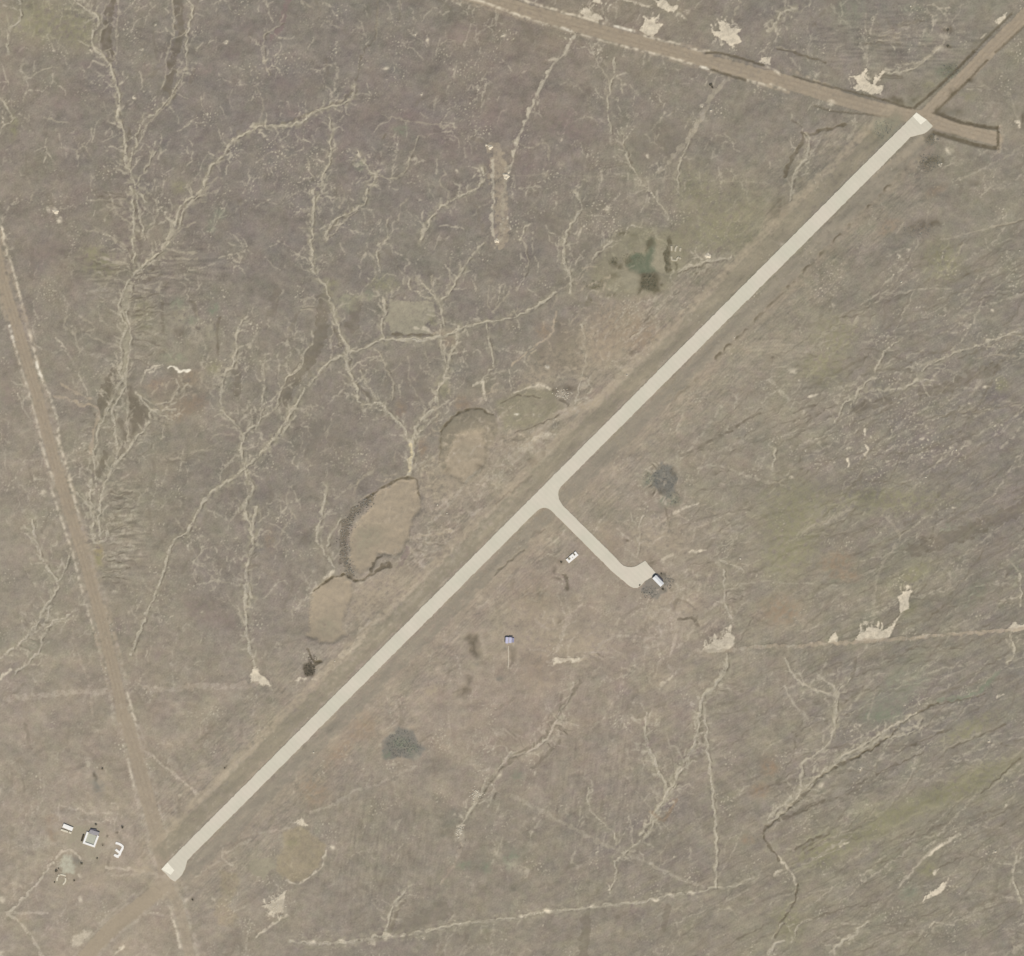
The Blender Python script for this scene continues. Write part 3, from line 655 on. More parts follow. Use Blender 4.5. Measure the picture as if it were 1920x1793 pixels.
c2 w 4 .7|1330,1275 1420,1280
11 Pu 2.5 .8|990,450 1330,460 1330,560 1270,640 1300,700 1030,700 980,620
11 s 4.5 .45|1180,660 1260,660 1310,690
11 d 3.4 .7|1020,706 1180,710 1320,712
11 w 3.6 .6|1030,738 1220,752 1330,732
11 Bo 0 .5|1320,600,8,12
11 t 4 .6|1330,700 1510,690
11 Bt 0 .5|1400,690,16,8
c3 k 2.8 .6|1490,512 1330,600 1250,680 1130,760 1000,820 900,890 830,970 720,1070 620,1150 640,1220 700,1300
c3 g 5 .6|1380,565 1200,672 1080,750 990,795
c3 g 5 .5|940,840 800,955 700,1035 630,1100
c3 Bg 0 .6|1340,640,6,3,30 1390,600,7,4,30 1300,660,6,3,30 900,930,4,6
c3 Pn 10 .16|1160,600 1200,460 1290,290 1420,240 1440,330 1350,470 1300,560 1220,610
c3 n 6 .45|1490,505 1640,480 1720,440 1800,350
c3 k 2.2 .4|1490,518 1640,494 1730,470
c3 d 5 .5|920,1000 800,1060 700,1100
c3 d 2.6 .6|760,1252 920,1172
c3 d 2.8 .6|830,1262 955,1190
c3 l 2.6 .6|800,1332 1000,1242
c3 l 2.6 .6|850,1302 1060,1180
c3 d 2.6 .5|1180,870 1420,760
c3 d 2.8 .5|1270,765 1560,640
c3 d 2.6 .5|1560,740 1830,622
c3 l 3 .5|1500,760 1700,662
c3 d 3 .6|1705,965 1820,865 1900,790
c3 v 4 .5|1740,945 1900,820
c3 Po 22 .3|1100,1080 1500,930 1900,760 1900,860 1500,1040 1150,1200
c3 v 4 .5|1290,1440 1440,1270 1600,1170
c3 s 4 .6|1450,1272 1510,1230
c3 g 4.2 .6|440,310 430,340 370,430 310,490 290,600 280,700 240,800 200,860 130,980 60,1090 0,1180
c3 d 6 .4|300,560 312,710
c3 v 5 .5|320,540 340,760 360,900 380,1080 378,1430
c3 g 4 .55|30,560 30,680 90,850 130,920
c3 v 4 .5|740,330 800,410 900,460 970,480
c3 g 3.6 .55|970,430 985,490 970,640
c3 v 4 .5|970,640 930,740 810,820 810,930
c3 v 3.4 .5|1020,430 985,480
c3 v 3.4 .45|720,430 760,510 840,590
c3 d 6 .3|1060,400 1080,290
c3 Bb 0 .5|640,830,16,20 600,950,18,16 540,1200,14,8
c3 Pt 9 .42|20,60 200,40 300,140 250,200 100,220 40,180
c3 a 4 .5|90,100 100,180 20,190
c3 a 4 .5|190,150 160,260
c3 Bt 0 .6|100,400,20,16 250,340,12,8
c3 s 5 .4|160,380 100,440
c3 d 4 .5|200,100 270,90 290,130
c3 b 6 .5|60,1060 120,1100 180,1000
# ground between pits and runway
c1 Po 8 .4|1200,260 1350,180 1480,200 1540,300 1400,380 1240,400
c1 d 2.5 .5|1230,270 1300,230 1420,240
c1 s 3 .5|1300,210 1420,175 1480,200
c1 d 5 .45|1490,200 1520,240 1560,280
c1 s 5 .55|1380,455 1440,425 1490,420
c1 t 10 .5|1240,520 1270,480 1380,470 1420,510
c1 l 5 .5|1230,640 1240,560 1290,490
c1 a 4 .5|1360,480 1430,520 1460,560
c1 d 4 .5|1200,770 1300,690 1380,630
c1 l 4.5 .55|860,880 960,780 1040,680 1120,590
c1 a 5 .55|760,935 860,930 980,905
c1 a 4 .5|770,950 900,970
c1 a 5 .5|760,970 800,1060 840,1090
c1 a 3 .45|820,830 960,830
c1 p 8 .4|760,1000 720,1080
c1 a 13 .5|540,1400 700,1280 850,1150 1000,1010 1130,880 1240,770 1400,640
c1 s 9 .45|480,1510 540,1460
c1 a 8 .5|300,1640 420,1560
c1 k 3 .7|1190,1130 1250,1070 1340,1000
c1 d 5 .45|1380,930 1440,900
c1 Bt 0 .6|1440,960,8,6 880,1700,14,11 1660,1550,10,4
c1 l 3 .5|1470,980 1550,900
c1 s 4 .6|1085,175 1130,170 1150,250
c1 Bw 0 .6|1305,320,3 1385,325,3 1420,325,3 1455,85,4
c1 q 6 .7|772,480 775,540 765,600
c1 l 4 .5|400,740 590,600
c1 l 3 .45|180,1350 200,1220 290,1110
c1 Bd 0 .4|1120,580,8,5 960,600,5 1240,440,8,4 1290,450,7,4 1420,1220,6,6 1520,1360,5,10
c1 l 2.5 .5|1740,830 1700,900 1650,960
c1 l 3 .5|1510,1220 1550,1370 1510,1500
c1 l 3 .4|1400,1350 1470,1400 1600,1360
c1 l 3.5 .5|1640,1540 1760,1450 1860,1430
c1 a 4 .5|1450,1560 1560,1545
# tan margins along the runway
12 Ra 15 .55|500,1560 800,1250 1000,1050 1400,690 1700,370 1913,160
21 Ra 16 .5|0,1650 300,1330 640,1210
21 Ra 20 .42|640,1210 900,950 1200,700 1500,420
03 Ra 13 .6|1500,640 1700,430 1913,230
02 t 10 .6|60,1640 500,1590 860,1580
02 t 10 .65|1100,1570 1450,1545 1650,1540 1913,1525
21 d 2.4 .5|20,1440 250,1360 400,1280
21 t 7 .6|380,1290 640,1205
21 Pt 6 .45|230,1440 400,1380 330,1560 240,1680 60,1700 20,1560
21 Bs 0 .4|230,1480,20,9,20 250,1600,14,12 100,1560,18,10
21 Bd 0 .55|150,1660,12,8 430,1110,14,5 340,1130,8 230,1600,6
21 Bs 0 .5|360,1150,9,8 200,1090,14,6
# tracks
20 v 4.6 .75 path_north|470,260 400,380 300,490 200,680 130,830 60,1000 10,1150 -20,1290
20 l 2 .3|0,1310 300,1310 900,1325 1500,1350 1913,1370
ff t 26 .5|930,280 940,380 940,450
10 v 4.2 .75 path_heaps|1770,1200 1770,1450 1765,1650 1780,1793
10 l 5 .5|1880,1250 1850,1500 1830,1793
ff g 4.2 .6 path_long|245,1230 275,1150 300,1090 325,1015 350,1000 370,960 392,930 427,902
01 l 4.2 .01|0,0 1,1
11 g 4.2 .62 path_long|-210,1810 0,1630 100,1520 210,1380 310,1210 370,1110 470,1000 530,930 640,870 700,850 850,790 940,750 1100,740 1330,735 1510,680 1560,650 1700,620 1913,580 2013,540 2113,490 2243,390
21 l 2.6 .5|330,390 480,280 640,110 760,0
02 l 2.6 .5|1310,290 1390,400
02 l 2.6 .5|1420,430 1460,570 1600,740 1800,790
02 l 2.6 .4|1130,900 1140,1060 1110,1380
13 g 6 .5 path_south|250,1680 400,1700 600,1690 750,1680 950,1640 1100,1635 1300,1600 1500,1560 1700,1530 1913,1510 2113,1470 2413,1440 2663,1410 2913,1385 3113,1330 3263,1320 3413,1290 3563,1270 3653,1235 3713,1200
23 Bs 0 .8|90,1495,8,2.6,4 260,1460,9,5 600,1420,9,4,10 1190,1340,5,4 1080,1370,8,3,12 1350,1330,6,3
13 Bs 0 .6|1000,1645,5 1090,1640,6,2 420,1690,7,5 650,1685,6,4 1250,1660,3
13 Bd 0 .8|775,1675,3.4,2.4
23 g 4 .62 path_east|1440,0 1460,200 1480,400 1500,600 1520,800 1530,1000 1520,1290
22 g 3 .52|1610,1300 1600,1430 1500,1560 1420,1640 1390,1793
23 l 6 .5|0,600 200,690 350,780 500,860 650,940 790,1000
23 l 6 .5|880,1030 1000,1090 1100,1140 1200,1190 1300,1230 1420,1270
23 l 5 .55|1040,1110 1200,1190
32 t 6 .65 path_fence|-520,1280 -300,1272 0,1245 200,1245 430,1222 650,1212 900,1192 1100,1182 1400,1150 1700,1130 1913,1110
30 l 3.4 .55|1913,1640 1700,1690 1500,1740 1300,1793
30 d 2 .4|1913,1650 1700,1700
30 l 3 .5|1913,1090 1800,1160 1600,1270 1400,1350
31 l 3 .5|0,0 200,60
13 l 5 .5|420,720 600,650 720,570 900,510 1100,420 1180,380
21 g 5.4 .55|1210,230 1350,190 1430,170 1640,130
21 d 3 .5|1240,250 1420,190 1600,150
13 Py 4 .42|200,870 330,820 410,880 530,970 460,1140 340,1240 220,1220 150,1150 160,1050 210,960
13 s 2.6 .5|530,1010 470,1150 330,1245 230,1230
13 Bo 0 .5|270,950,12,8
13 Pc 2.5 .8|-50,1090 0,1060 140,1070 150,1130 60,1210 -30,1190
03 Py 5 .3|1640,1150 1780,1180 1790,1260 1700,1420 1780,1500 1740,1570 1640,1560 1600,1470 1650,1330
13 t 4 .5|0,880 100,860 250,840
03 l 3 .85|1460,1200 1640,1080
03 l 3 .85|1660,960 1670,1060 1730,1120
03 l 3 .85|1690,1020 1880,920
13 Bl 0 .5|150,1420,18,16
# ponded hollow north of the runway
q5 Po 12 .4|330,560 560,200 760,110 960,130 1010,200 1100,170 1280,220 1290,520 1100,800 800,860 500,860 280,800
q5 Pz 5 .97 marsh|945,235 985,330 975,420 960,520 1010,600 880,640 760,610 700,550 680,470 760,415 860,425 900,370 890,290
q5 Pi 5 .9|950,240 970,330 890,390 890,290
q5 Pi 5 .92|810,620 1000,605 1015,700 1025,810 960,825 900,770 800,830 815,720
q5 Pc 8 .8|600,590 790,600 820,700 770,830 680,800 600,700
q5 Pc 6 .7|960,370 1085,340 1070,600 1010,600 930,560
q5 i 9 .75|1110,240 1130,330 1105,450 1120,580
q5 i 4 .6|1200,520 1190,580
q5 Bi 0 .65|640,215,7,4,30 690,195,4,3 560,520,9,7 620,545,6,5 440,705,6,4,40 370,760,12,4,5 310,880,4 700,490,8,7 1050,740,4 1390,620,5,3
q5 Bi 0 .4|560,640,14,8 520,840,14,5 260,930,16,4 760,230,8,5
q5 Bc 0 .6|540,760,12,8 690,420,8,5 980,170,7,6
q5 g 3 .5|540,280 420,390 330,480
q5 g 3 .5|740,130 840,140
q5 l 3 .5|430,860 340,790 260,880
21 Pc 2 .4|1170,30 1270,40 1275,180 1180,170
# trenches, gravel pads and yards
q3 Pd 9 .8 trench_a|580,370 710,400 740,750 690,790 590,690 580,480 520,440
q3 Pd 9 .75 trench_b|550,1130 610,1150 580,1280 590,1380 500,1470 400,1490 440,1330 530,1310
q3 Pd 7 .5|1310,620 1390,640 1380,840 1310,940
q3 l 1.7 .8|1283,560 1280,800 1278,1000
q3 Be 0 .5|1240,620,4 1120,1170,5 720,940,4,3
q3 Bc 0 .35|1180,560,20,12 600,950,16,10
q3 Bl 0 .4|800,450,4,10
ff Bt 0 .55|810,1296,18,12
q2 Pe 2.4 .55|1340,1400 1440,1370 1560,1370 1640,1470 1600,1600 1480,1680 1300,1600 1330,1500
q2 Bd 0 .45|1560,1410,9 1560,1570,6 1270,1500,4 1420,1250,9,12
q2 Pd 3 .7|340,1390 400,1380 440,1540 420,1590 380,1560 380,1450
q2 Bd 0 .6|330,1240,6,5 250,1340,6 280,1440,7,4 1110,985,6,3
q2 Pe 5 .8|1430,200 1530,60 1660,90 1720,200 1700,330 1690,400 1600,480 1500,400 1420,320
q2 Bd 0 .5|1680,160,6,12 1560,400,10,8 1440,420,8
q2 Bn 0 .5|1380,240,10,16 1680,500,14,12 1560,520,10,12
q2 Bg 0 .5|1250,200,8,4 1330,240,5,7
q2 l 2.4 .4|1400,180 1470,110
13 Pe 4 .7|950,180 1060,80 1180,110 1210,200 1270,240 1180,330 1080,300 960,330 940,260
13 Bn 0 .6|1080,200,16,12 1170,250,10,10 980,290,8
13 Bg 0 .6|930,220,5,4 1020,130,6,4 1190,310,6,5,45 1020,360,6,3
# the yard in the south-west corner
q1 Be 0 .4|960,300,8,16 1000,400,12,14 700,1330,12,10 950,950,12
q1 Bd 0 .6|955,255,5,8,20
q1 Bl 0 .6|870,80,5,7
q1 Pt 9 .5|380,780 520,620 1180,600 1240,820 1200,1180 900,1330 600,1200 350,1050
q1 Pc 8 .5|680,880 1080,900 1060,1180 760,1200 640,1060
q1 Pa 8 .35|500,1120 700,1180 640,1280 560,1260
q1 Px 4 .95|480,1400 560,1270 640,1280 700,1420 660,1500 540,1510
q1 Pt 8 .75|150,1050 250,980 420,1050 460,1130 300,1200 160,1180
q1 Bc 0 .5|640,1150,10,12 700,980,14,18 520,1600,14,12 900,1250,16,10
q1 Bb 0 .35|400,800,12,10 420,1030,9 370,950,9
03 v 4.2 .85 path_camp|600,1060 560,1020 480,1000 400,1080 280,1240 150,1390 60,1470
03 l 2.6 .85|440,660 580,700 700,730 830,720
03 l 2.6 .85|830,650 880,660 870,720 850,850
03 l 3 .85|440,670 440,780
03 l 3 .85|580,760 700,790 830,780
03 l 4 .85|60,1470 350,1470
03 l 5 .85|60,1480 200,1600 320,1793
03 Bs 0 .65|15,1370,7 600,1370,5 0,1790,8 595,1190,4,3
03 v 6 .6|790,1130 1000,1150 1180,1190 1310,1250
03 Ps 3 .6|540,1640 640,1600 700,1600 600,1720 540,1720
03 s 5 .6|860,1770 920,1720
03 l 4 .85|1050,240 1200,350 1400,520 1480,580
03 l 5 .35|830,1190 1100,1180
03 Bd 0 .6|1440,1370,4 1680,385,3 880,870,3 770,965,3.4 800,900,3
03 Bs 0 .5|1385,1375,4 1595,1370,4 1250,980,4 1350,600,3 660,350,6,8
""")
for cx, cy, sx, n, an in ((830, 960, 75, 120, .6), (1265, 1160, 55, 80, .9), (1130, 640, 70, 80, .8), (1250, 990, 60, 60, .4), (900, 830, 50, 50, .5), (1030, 1210, 70, 60, .7)):
    for k in range(n):                                       # churned pale soil round the works
        x, y = random.gauss(cx, sx), random.gauss(cy, sx)
        if abs((x+y)/2**.5-1377) > 34: twig(x, y, random.gauss(an, .6), random.uniform(10, 45), random.uniform(1.5, 3.6), random.uniform(.25, .6), 2, 'a', .12)
for pts, wd in list(runs):
    for q0, q1 in zip(pts[:-1], pts[1:]):
        d = q1-q0; n = np.hypot(*d)
        if random.random() < n/(11 if wd >= 3.4 else 30):
            h = math.atan2(d[1], -d[0]); twig(q0[0], q0[1], h+random.choice((-1, 1))*random.uniform(.4, 1.2), random.uniform(10, 38), random.uniform(1.5, 2.6), random.uniform(.4, .8), 1)
for f in (('01', '1010,230 960,330 920,470 950,620 980,760', 4, 75, 3.2, .4), ('01', '960,140 900,300 880,480', 174, 55, 4, .4), ('01', '980,700 960,900', -5, 45, 4, .36), ('01', '1150,1290 1110,1390 1040,1460', -25, 38, 3.4, .4),
          ('01', '700,1300 690,1500 690,1700', 190, 26, 4.5, .4), ('01', '1450,1580 1250,1650 1000,1620', 12, 60, 6, .3),
          ('02', '800,20 815,250 800,450 790,620 740,760', 2, 52, 2.2, .5), ('02', '480,1000 330,1180 220,1330', 160, 26, 4, .4), ('02', '300,1000 200,1150', 130, 30, 4, .4), ('02', '1880,450 1850,700', 20, 22, 4.5, .35),
          ('00', '960,1420 980,1600', 185, 50, 5, .4), ('00', '1500,1400 1380,1560', 20, 40, 5, .35), ('00', '940,1200 980,1360', 165, 36, 5, .3), ('20', '880,1220 960,1330', 178, 50, 5, .3),
          ('23', '340,10 290,110 240,200', -28, 34, 2.6, .55), ('23', '1090,760 1020,860', 25, 30, 4, .3), ('23', '1240,450 1100,650', 110, 50, 6, .3), ('22', '1560,1480 1430,1600', -20, 40, 4, .35),
          ('22', '1560,820 1600,1000', 10, 50, 3.2, .34), ('22', '1300,480 1560,420', 25, 60, 5, .3), ('22', '480,1300 680,1250', -15, 40, 4.5, .35), ('13', '1900,100 1700,50', -40, 40, 5, .35),
          ('12', '1130,420 1150,520 1080,620', -8, 70, 4, .34), ('21', '700,600 900,760 1000,500', 48, 38, 3.2, .36), ('21', '1050,560 1250,380 1500,200', 48, 34, 4, .34), ('11', '320,420 330,540', 2, 30, 3, .4),
          ('30', '650,350 1000,150', 0, 70, 3.2, .3), ('31', '200,900 600,500', 25, 60, 5, .26), ('q2', '1420,260 1500,420 1640,480', 240, 13, 2.6, .6), ('q2', '1440,120 1530,60 1420,200', 150, 12, 3, .6), ('33', '1750,1560 1800,1750', -25, 60, 5, .36), ('33', '300,1000 700,800', 28, 70, 4, .3), ('31', '1100,1350 1800,1250', 14, 60, 4.5, .28), ('32', '80,500 500,300', 30, 60, 4, .3)):
    fan(*f)
for f in (('32', '680,1150 740,1110 860,1120', 85, 6, 4, .6, .2, 's'), ('32', '990,850 1060,830', 80, 4, 4, .6, .3, 's'), ('22', '1440,1260 1560,1190 1640,1140', 110, 7, 4, .6, .3, 's'), ('20', '970,200 1060,140 1120,200', 95, 4, 5, .6, .8, 's'),
          ('20', '1500,230 1560,170 1700,230', 80, 4, 5, .6, .8, 's'), ('20', '1500,260 1650,330', 250, 4, 5, .5, .8, 's'), ('30', '620,650 700,600 850,600', 100, 4, 5, .6, .6, 's'), ('33', '1150,1385 1320,1250', 35, 5, 5, .5, .3, 's'),
          ('13', '80,1420 150,1380 210,1350', 90, 6, 4, .6, .9, 's'), ('13', '90,1450 180,1470', 260, 6, 4, .6, .7, 's'), ('20', '500,110 600,60', 70, 5, 4, .5, .6, 's'), ('22', '310,1365 540,1335', 180, 6, 4, .5, .4, 's'), ('02', '1880,1450 1913,1460', 80, 8, 1.5, .5, .5, 's')):
    fan(*f)
# the dirt roads: worn surface, pale berms, dark ditches
paint("""
20 Rt 40 .4|-440,-75 0,50 400,165 900,300 1400,440 1913,585
20 Rr 25 .85 road_north|-440,-75 0,50 400,165 900,300 1400,440 1913,580
30 Rr 26 .85 road_north|0,570 500,725 800,810 1060,865 1160,880
20 Rs 4.4 .75|-600,-80 -200,20 0,98 130,142
20 Rs 3 .45|130,142 250,180 370,212
20 Rw 4.6 .8|370,212 440,230
20 Rs 3 .5|440,238 650,298 860,352
20 Rs 4 .7|850,350 1000,388 1200,437 1360,482
20 Rw 4 .8|1410,500 1465,515
20 Rs 3.8 .65|60,-5 230,50 330,75
20 Rs 4.4 .7|370,95 500,122 680,178
20 Rw 4.6 .75|740,185 830,215 910,235
20 Rs 4 .7|990,270 1150,310 1250,328
20 Rs 3.6 .65|1340,365 1400,380 1470,385
20 Rs 3.4 .6|1750,598 1913,640
30 Rt 7 .7|0,640 150,690
30 Rs 3 .6|0,500 80,540
30 Rs 4 .5|20,630 130,675
30 Bs 0 .6|470,765,9,5,-15 465,822,3,2 70,545,8,3,-15
30 Rt 5 .6|150,520 300,580 550,680
20 Rk 3.6 .75|1450,395 1550,395 1700,430 1800,462 1880,490
20 Rk 4 .75|1490,520 1600,557 1745,598
30 Rk 3.4 .6|190,570 350,615 500,655 700,705 860,745
30 Rk 4.4 .75|860,745 1000,792 1070,810
30 Rk 3 .5|350,792 480,832 700,852 900,872
30 Bd 0 .75|960,745,13,6,-25
30 Rr 25 .95 road_northeast|1160,880 1330,705 1500,545 1660,375 1830,210 2100,-70
30 Rk 5.6 .8|1095,805 1230,690 1400,530 1540,385
30 Rk 4 .6|1540,385 1680,240 1820,105
30 Rk 5 .75|1235,850 1430,665 1500,600
30 Rk 3.6 .7|1500,600 1590,495 1640,450
30 Rk 3.6 .6|1700,390 1760,340 1913,195
30 Bk 0 .6|1510,600,8,4 1380,690,12,5,40
30 Rr 25 .95 road_stub|1170,885 1350,945 1700,1035
30 Rk 7 .85|1260,845 1440,915 1600,945 1715,960
30 Rk 5 .85|1720,950 1718,1100
30 Rk 7.5 .85|1240,990 1400,1040 1560,1085 1715,1110
30 Bd 0 .6|1290,850,10,6,-20 1210,1030,9,8
01 Rt 42 .5|-40,0 60,400 200,850 270,1130 340,1400 420,1700 445,1793
01 Rr 20 .8 road_west|-80,-120 0,230 60,450 130,650 200,900 270,1130 340,1400 420,1700 450,1793
02 Rt 42 .45|450,0 540,300 620,550 690,800 760,1050 830,1350 890,1600 920,1793
02 Rr 21 .8 road_west|450,0 540,300 620,550 690,800 760,1050 830,1350 890,1600 920,1793
03 Rt 46 .45|920,0 1000,200 1050,400 1110,650 1170,850 1210,1050 1250,1250
03 Rr 27 .7 road_west|920,0 1000,200 1050,400 1110,650 1170,850 1210,1050 1250,1250
03 Rt 34 .7|1230,1250 1330,1420 1380,1600 1420,1820
03 Rr 18 .5|1260,1290 1330,1400 1380,1600 1420,1820
00 Rs 4.4 .8|-20,1640 20,1720 45,1793
01 Rs 4.6 .6|20,-20 45,60 100,230 145,400 170,520
01 Rt 5 .8|170,500 220,680 250,800
01 Rs 5 .65|215,680 260,850 290,960
01 Rw 5.4 .75|270,920 310,1030
01 Rs 4.6 .6|310,1030 370,1150 420,1320 450,1520
01 Rs 4.6 .55|430,1480 480,1640 530,1793
01 Rw 5 .7|70,640 100,760
01 Rs 4 .5|100,760 150,920 200,1090 270,1330 310,1520
01 Rs 5 .55|305,1520 370,1720 400,1793
02 Rs 5 .55|510,-20 570,200 600,300
02 Rt 5 .7|600,300 640,450 690,620 720,750
02 Rt 5 .8|720,750 800,1000 880,1250 940,1500
02 Rs 4.4 .65|940,1540 975,1680 1010,1793
02 Rs 4.6 .5|380,60 470,330 540,550 600,780
02 Rs 4.4 .6|600,780 660,1000 700,1110
02 Rt 5 .7|700,1110 760,1350 820,1560 850,1793
03 Rt 4.6 .8|1005,20 1060,250 1110,420 1160,560 1220,780 1260,950
03 Rs 4 .5|1010,20 1030,90
03 Rt 4.6 .7|900,60 950,330 990,500 1040,700 1100,850
03 Rs 4.4 .55|950,320 1000,520
03 Rs 4.6 .7|1285,1490 1320,1610 1345,1725
03 Rt 5 .6|1150,1050 1170,1120
03 Rt 8 .6|1450,1640 1500,1793
03 Rr 30 .75|1200,1270 1050,1420 850,1570 690,1740 640,1793
03 Rt 40 .5|1200,1290 1000,1450 850,1570 690,1740 600,1850
03 Rf 27 .85 road_southwest|1150,1330 1000,1450 850,1570 690,1740 600,1850
03 Rg 3.4 .5|1000,1330 850,1450 740,1550
03 Rt 3.6 .6|1090,1490 900,1610 750,1760
03 Rg 4 .6|1120,1470 1220,1490
03 Bt 0 .7|1230,1290,30,24 1080,1150,24,14
""")
paint("""
q4 Bn 0 .6|330,1080,22,18,45 480,1000,12,10,45
q4 Bi 0 .45|200,1140,8,10 260,1190,12,6,45 860,1200,15,12,45 1100,1170,26,5,-12 1080,420,16,9,45 440,760,9,7 520,790,12,6,-20 700,760,10,4,40 990,1450,5 860,1440,20,9,10
q4 Bi 0 .3|1000,880,14,8,-15 1150,900,20,7,-15 1400,120,20,6,45 1500,60,14,6,45
q4 Rt 17 .65|760,1230 420,1500 250,1660
q4 t 6 .5|1660,1060 1680,1200 1640,1330
q4 l 4 .5|940,1170 960,1220
q4 Bs 0 .6|1070,1340,5,7 985,1490,3
q4 Bo 0 .4|850,600,14,8 1300,720,16,10
q4 l 4 .5|560,350 740,350 900,230 1000,120
q4 d 2 .5|310,490 560,490
q4 d 2 .5|310,512 560,518
q4 d 2 .4|1280,640 1440,640
q4 v 2 .5|1280,650 1440,650
""")
# strips worn beside the runway
inr = sms(-935, -915, SS)*(1-sms(1035, 1050, SS))
for lo, hi, col, a in ((-46, -18, (150, 141, 122), .75), (-62, -46, (176, 162, 140), .5), (18, 44, (152, 143, 127), .75), (44, 62, (165, 151, 132), .35)):
    p = PS-1377.2+n_m*1.6; al = inr*a*sms(lo-3, lo+3, p)*(1-sms(hi-3, hi+3, p))*np.clip(.85+.25*n_m2, .2, 1.1)
    COL += al[..., None]*(np.array(col)-COL)
p = PS-1377.2; al = sms(300, 480, SS)*(1-sms(940, 960, SS))*sms(45, 48, p+n_m*2)*(1-sms(49, 54, p+n_m*2))*np.clip(.3+.5*n_m, 0, .8)
COL += al[..., None]*(np.array([116, 107, 90])-COL)

# relief: level under the airstrip and buildings, hollowed pits
def dig(name, depth): 
    m = cls[name]; k = m.copy()
    for _ in range(2): k = (k+np.roll(k, 1, 0)+np.roll(k, -1, 0)+np.roll(k, 1, 1)+np.roll(k, -1, 1))/5
    return H-depth*k
for nm, dp in (('pit_upper', 1.6), ('pit_middle', 2.2), ('pit_lower', 2.0), ('trench_a', 1.6), ('trench_b', 1.3), ('marsh', .8)): H = dig(nm, dp)
level = np.maximum((1-sms(20, 34, off))*sms(-985, -965, SS)*(1-sms(1080, 1100, SS)),  (1-sms(60, 85, np.hypot(X-1215, Y-1085))))
txd = dist(np.array([(1020., 920.), (1170., 1070.), (1225., 1070.)]), 60, X, Y); lv = np.zeros_like(H); lv[txd[0]] = 1-sms(16, 34, txd[1])
level = np.maximum(level, lv)
for (x, y, r) in ((128, 1553, 26), (170, 1573, 34), (221, 1593, 26), (116, 1645, 22), (1073, 1046, 24), (953, 1200, 20), (1267, 475, 26)):
    level = np.maximum(level, 1-sms(r, r+14, np.hypot(X-x, Y-y)))
H = H*(1-level)
for nm in cls:
    if nm.startswith('road'): H = H*(1-np.clip(1.3*np.fft.irfft2(np.fft.rfft2(cls[nm])*np.exp(-(fx**2+fy**2)*(12*2*math.pi)**2/2), s=(NY, NX)), 0, .9))
fq = np.exp(-(fx**2+fy**2)*(9*2*math.pi)**2/2)                     # crisper local variation of the soil
LOW = np.stack([np.fft.irfft2(np.fft.rfft2(COL[..., k])*fq, s=(NY, NX)) for k in range(3)], -1)
COL = np.clip(LOW+1.24*(COL-LOW), 40, 240)

def lin(c):
    c = np.asarray(c, float)/255; return np.where(c <= .04045, c/12.92, ((c+.055)/1.055)**2.4)
ALB = np.clip(lin(COL)/FAC, .01, .9)

# ---------------------------------------------------------------- materials
def mat(name, col=None, rough=.9, var=.1, scale=.6, attr=None, island=None, bump_h=0, metal=0):
    m = bpy.data.materials.new(name); m.use_nodes = True; t = m.node_tree; b = t.nodes['Principled BSDF']
    b.inputs['Roughness'].default_value = rough; b.inputs['Metallic'].default_value = metal
    b.inputs['Specular IOR Level'].default_value = .15
    if attr:
        src = t.nodes.new('ShaderNodeAttribute'); src.attribute_name = attr; out = src.outputs['Color']
    elif island:
        g = t.nodes.new('ShaderNodeNewGeometry'); rp = t.nodes.new('ShaderNodeValToRGB'); e = rp.color_ramp.elements
        e[0].color = (*island[0], 1); e[1].color = (*island[1], 1)
        t.links.new(g.outputs['Random Per Island'], rp.inputs[0]); out = rp.outputs[0]
    else:
        src = t.nodes.new('ShaderNodeRGB'); src.outputs[0].default_value = (*col, 1); out = src.outputs[0]
    tc = t.nodes.new('ShaderNodeTexCoord'); nz = t.nodes.new('ShaderNodeTexNoise')
    nz.inputs['Scale'].default_value = scale; nz.inputs['Detail'].default_value = 5
    t.links.new(tc.outputs['Object'], nz.inputs['Vector'])
    mr = t.nodes.new('ShaderNodeMapRange'); mr.inputs['From Min'].default_value = .25; mr.inputs['From Max'].default_value = .75
    mr.inputs['To Min'].default_value = 1-var; mr.inputs['To Max'].default_value = 1+var
    t.links.new(nz.outputs['Fac'], mr.inputs['Value'])
    mx = t.nodes.new('ShaderNodeMix'); mx.data_type = 'RGBA'; mx.blend_type = 'MULTIPLY'; mx.inputs['Factor'].default_value = 1
    t.links.new(out, mx.inputs['A']); t.links.new(mr.outputs[0], mx.inputs['B']); t.links.new(mx.outputs['Result'], b.inputs['Base Color'])
    if bump_h:
        bp = t.nodes.new('ShaderNodeBump'); bp.inputs['Strength'].default_value = .6; bp.inputs['Distance'].default_value = bump_h
        t.links.new(nz.outputs['Fac'], bp.inputs['Height']); t.links.new(bp.outputs[0], b.inputs['Normal'])
    return m
def alb(r, g, b): return tuple(np.clip(lin((r, g, b))/FAC, .01, .9))
M_soil = mat('soil', attr='soil', rough=1, var=.05, scale=.35)
